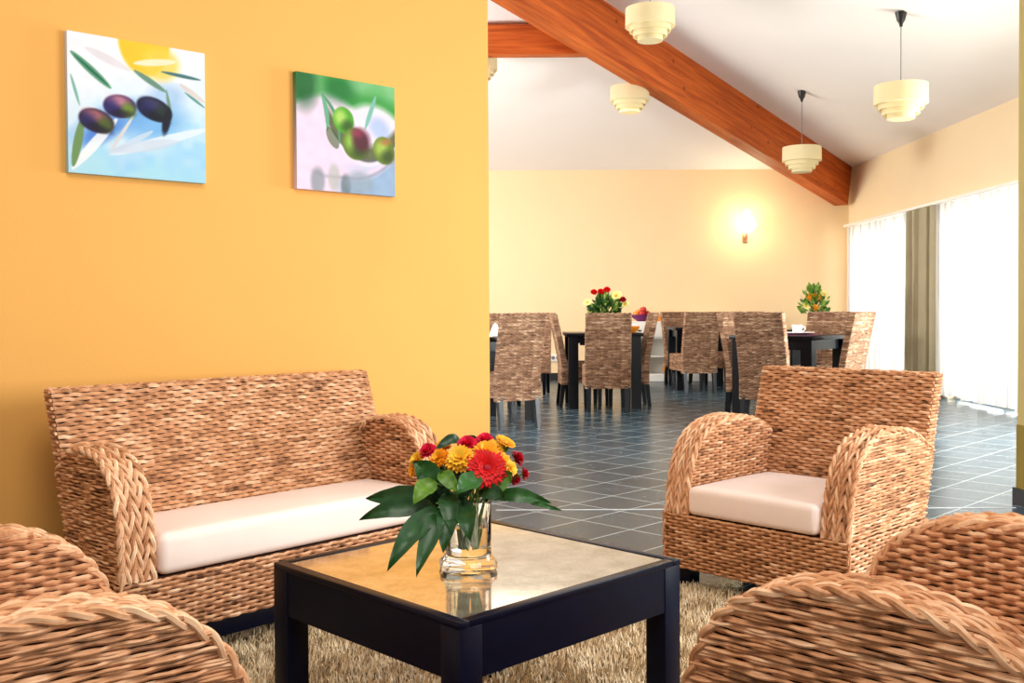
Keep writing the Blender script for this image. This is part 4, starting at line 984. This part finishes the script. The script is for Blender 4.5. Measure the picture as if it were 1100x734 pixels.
def bouquet(x, y, z, blooms, leafn, spread, hgt, vase_mat, tags, leafmat, blab):
    t = empty('flower_vase', (x, y, z+.001), 0, tags[0], 'vase'); mb = MB()
    mb.lathe([(0, 0), (.05, 0), (.07, .05), (.065, .12), (.05, .15), (.046, .15), (.058, .11), (.06, .05), (0, .01)], seg=24); mb.build('vase_body', vase_mat, t)
    f = empty('foliage', (x, y, z+.17), 0, tags[1], 'foliage'); mb = MB()
    for i in range(leafn):
        a_ = rnd.random()*2*pi; el = rnd.uniform(.1, 1.4); L = rnd.uniform(.5, 1)
        P = Vector((math.cos(a_)*math.cos(el)*spread*L, math.sin(a_)*math.cos(el)*spread*L, math.sin(el)*hgt*L))
        D = P.normalized(); side = D.cross(Vector((rnd.uniform(-1, 1), rnd.uniform(-1, 1), .3))).normalized(); ln = rnd.uniform(.05, .09); w_ = ln*.34
        mb.add([P[:], (P+D*ln*.5+side*w_)[:], (P+D*ln)[:], (P+D*ln*.5-side*w_)[:]], [(0, 1, 2, 3)], rnd.random())
        if i % 5 == 0: mb.tube([(0, 0, -.08), tuple(P*.5), tuple(P)], .003, sides=4, tint=.2)
    mb.build('leaf_sprays', leafmat, f)
    for (px, py, yy, R, mat, lab, knd) in blooms:
        c = bp(px, py, yy); flower(knd, c, (rnd.uniform(-.4, .4), -.7, .6), R, mat, lab, {'rose': 'rose', 'daisy': 'lily', 'mum': 'bloom'}[knd], group=blab, base=(x+rnd.uniform(-.02, .02), y+rnd.uniform(-.02, .02), z+.06))
vaseg = plain('dark_vase', (40, 60, 44), .3)
bouquet(1.02, 11.0, zt0, [
    (638, 314, 10.95, .04, M['red_petal'], 'left red rose of the bouquet on the middle dining table', 'rose'), (645.5, 313.5, 10.95, .04, M['red_petal'], 'middle red rose of the bouquet on the middle dining table', 'rose'),
    (652, 311.5, 10.95, .042, M['red_petal'], 'tallest red rose of the bouquet on the middle dining table', 'rose'), (669, 322, 10.95, .04, M['crimson_petal'], 'dark red rose at the right of the middle dining table bouquet', 'rose'),
    (662, 318, 10.95, .07, M['pale_petal'], 'pale yellow lily right of the red roses', 'daisy'), (671, 327, 10.95, .05, M['pale_petal'], 'pale lily low at the right of the rose bouquet', 'daisy'), (631, 325, 10.95, .05, M['pale_petal'], 'pale yellow lily low at the left of the rose bouquet', 'daisy')],
    330, .17, .24, vaseg, ('dark vase hidden behind the chair back on the middle dining table', 'green foliage of the rose bouquet on the middle dining table'), M['bush_leaf'], 'cut flowers on the middle dining table')
dtable(3.72, 12.4, 0, .8, .84, 'black dining table far back by the curtain, carrying the window-side bouquet')
bouquet(3.68, 12.25, zt0, [
    (878, 318, 12.2, .06, M['yellow_petal'], 'yellow bloom at the top of the window-side bouquet', 'mum'), (871, 318, 12.2, .055, M['orange_petal'], 'orange bloom at upper left of the window-side bouquet', 'mum'),
    (885, 316, 12.2, .06, M['pale_petal'], 'pale yellow bloom at upper right of the window-side bouquet', 'daisy'), (866, 329, 12.2, .055, M['pale_petal'], 'pale bloom low at the left of the window-side bouquet', 'daisy'), (876, 330, 12.15, .045, M['orange_petal'], 'orange bloom in the middle of the window-side bouquet', 'mum')],
    200, .17, .36, vaseg, ('dark vase behind the white cup on the window-side table', 'bright green foliage of the window-side bouquet'), M['fresh_leaf'], 'cut flowers on the window-side table')

# ------------------------------------------------------------------ sideboard
SXc, SWd = 2.47, 1.6
sbd = empty('sideboard', (SXc, YB-.24, 0), 0, 'white sideboard with drawers and open shelves against the cream wall', 'sideboard')
mb = MB(); mb.box((0, 0, .87), (SWd+.04, .46, .035), bev=.004); mb.build('worktop', M['white_paint'], sbd)
mb = MB(); mb.box((0, .21, .48), (SWd, .02, .76)); 
for k in range(3): mb.box((-SWd/2+.0125+k*(SWd-.025)/2, 0, .48), (.025, .44, .76))
mb.box((0, 0, .645), (SWd, .42, .02)); mb.box((0, .01, .10), (SWd, .42, .03)); mb.build('carcass', M['white_paint'], sbd, smooth=False)
mb = MB(); mb.box((0, 0, .37), (SWd-.03, .42, .022)); mb.build('shelf', M['white_paint'], sbd, smooth=False)
mb = MB(); mb.box((0, -.01, .05), (SWd, .42, .09)); mb.build('plinth', M['white_paint'], sbd, smooth=False)
for k in range(4):
    xx = -SWd/2+SWd*(k+.5)/4; mb = MB(); mb.box((xx, -.222, .755), (SWd/4-.012, .018, .195), bev=.003); dr = mb.build('drawer', M['white_paint'], sbd)
    mb = MB(); mb.sphere((xx, -.242, .755), .013, u=10, w=8); mb.box((xx, -.236, .755), (.06, .01, .014), bev=.003); mb.build('handle', M['black_plastic'], dr)
bx, by, bz = 1.92, YB-.3, .8885
mb = MB(); mb.lathe([(0, 0), (.06, 0), (.07, .01), (.15, .07), (.16, .10), (.152, .10), (.14, .07), (.05, .02), (0, .018)], seg=28); o = mb.build('fruit_bowl', M['purple'], loc=(bx, by, bz)); tag(o, 'plum-coloured bowl of fruit on the white sideboard', 'bowl')
fr = [(-.08, -.03, .1, 'orange_glaze', 'orange at the left of the bowl'), (.0, -.06, .11, 'red_plastic', 'red apple at the front of the bowl'), (.085, -.02, .11, 'crimson_petal', 'dark red apple at the right of the bowl'), (-.03, .05, .13, 'orange_glaze', 'orange at the back of the bowl'), (.03, 0, .17, 'red_plastic', 'red apple on top of the bowl')]
fb = None
for (fx, fy, fz, mt, lb) in fr:
    t = empty('orange' if mt == 'orange_glaze' else 'apple', (bx+fx, by+fy, bz+fz-.045), 0, lb, 'fruit', 'fruit in the sideboard bowl')
    mb = MB(); mb.lathe([(.0, .008), (.02, .0), (.042, .02), (.05, .05), (.042, .078), (.018, .09), (.0, .082)], seg=18); mb.build('skin', M[mt], t)
    mb = MB(); mb.tube([(0, 0, .08), (.003, 0, .095), (.008, 0, .106)], .003, sides=5); mb.build('stalk', M['stem'], t)
for (ox, lb) in ((1.70, 'orange lying on the sideboard left of the fruit bowl'), (2.19, 'orange lying on the sideboard right of the fruit bowl')):
    t = empty('orange', (ox, by, bz), 0, lb, 'fruit'); mb = MB(); mb.lathe([(.0, .006), (.02, .0), (.045, .02), (.055, .052), (.045, .085), (.018, .1), (.0, .094)], seg=18); mb.build('skin', M['orange_glaze'], t)
    mb = MB(); mb.tube([(0, 0, .092), (.003, 0, .104)], .004, sides=5); mb.build('stalk', M['stem'], t)
t = empty('jug', (2.31, YB-.36, .1165), 0, 'orange pottery jug on the lower shelf of the white sideboard', 'jug')
mb = MB(); mb.lathe([(0, 0), (.05, 0), (.085, .05), (.085, .10), (.05, .15), (.032, .18), (.04, .22), (.034, .22), (.026, .18), (0, .16)], seg=24); mb.build('jug_body', M['orange_glaze'], t)
mb = MB(); mb.tube(spline([(.036, 0, .21), (.085, 0, .19), (.08, 0, .11)], 12), .008); mb.build('handle', M['orange_glaze'], t)

# ------------------------------------------------------------------ light
def area(name, loc, target, sx_, sy_, power, col=(1, 1, 1)):
    L = bpy.data.lights.new(name, 'AREA'); L.shape = 'RECTANGLE'; L.size = sx_; L.size_y = sy_; L.energy = power; L.color = col
    o = bpy.data.objects.new(name, L); o.location = loc; COL.objects.link(o)
    o.rotation_euler = (Vector(target)-Vector(loc)).to_track_quat('-Z', 'Y').to_euler(); return o
area('daylight_right_windows', (6.6, 10.6, 1.7), (5.0, 10.6, 1.3), 9, 2.6, 1000, (.97, .98, 1))
area('added_left_fill', (-7.0, 10, 1.75), (0, 10, 1.6), 8, 1.8, 470, (1, .97, .93))  # added fill at the invented left opening, brightens the dining room
area('daylight_lounge_window', (3.0, 2.4, 1.35), (.9, 3.1, .55), 2.0, 1.7, 125, (.97, .98, 1))
area('added_side_fill', (5.9, 7.4, 1.5), (0, 8.6, .6), 2.2, 2.0, 700, (.97, .98, 1))  # added lamp outside the unseen third window, brightens chairs and floor
area('added_ceiling_fill', (-3.6, 10.5, 2.0), (1.2, 12.6, 4.0), 1.5, 1.5, 190, (1, .97, .93))  # added unseen lamp without a fixture, whitens the dining ceiling
area('added_lounge_fill', (.2, .8, 3.2), (-.2, 3.0, .6), 1.6, 1.6, 61, (1, .95, .87))  # added overhead fill for the lounge, no fixture known there
area('added_dining_fill', (0, 10.5, 3.4), (0, 10.5, 0), 4, 4, 80, (1, .96, .9))  # added downward fill over the dining tables, stands for no fixture
w = bpy.data.worlds.new('world'); scene.world = w; w.use_nodes = True
bg = w.node_tree.nodes['Background']; bg.inputs[0].default_value = (1, .985, .96, 1); bg.inputs[1].default_value = .52

# ------------------------------------------------------------------ camera
cam = bpy.data.cameras.new('camera'); co = bpy.data.objects.new('camera', cam); COL.objects.link(co); scene.camera = co
cam.sensor_width = 36; cam.lens = 1081/1100*36; cam.shift_y = -12.65/1100
co.matrix_world = Matrix.Translation((0, 0, 1.05)) @ Matrix.Rotation(pi/2-.0185, 4, 'X') @ Matrix.Rotation(-.0051, 4, 'Z')
cam.clip_start = .05
vs = scene.view_settings; scene.display_settings.display_device = 'sRGB'
vs.view_transform = 'Standard'; vs.look = 'None'; vs.gamma = 1; vs.use_curve_mapping = False; vs.exposure = 0
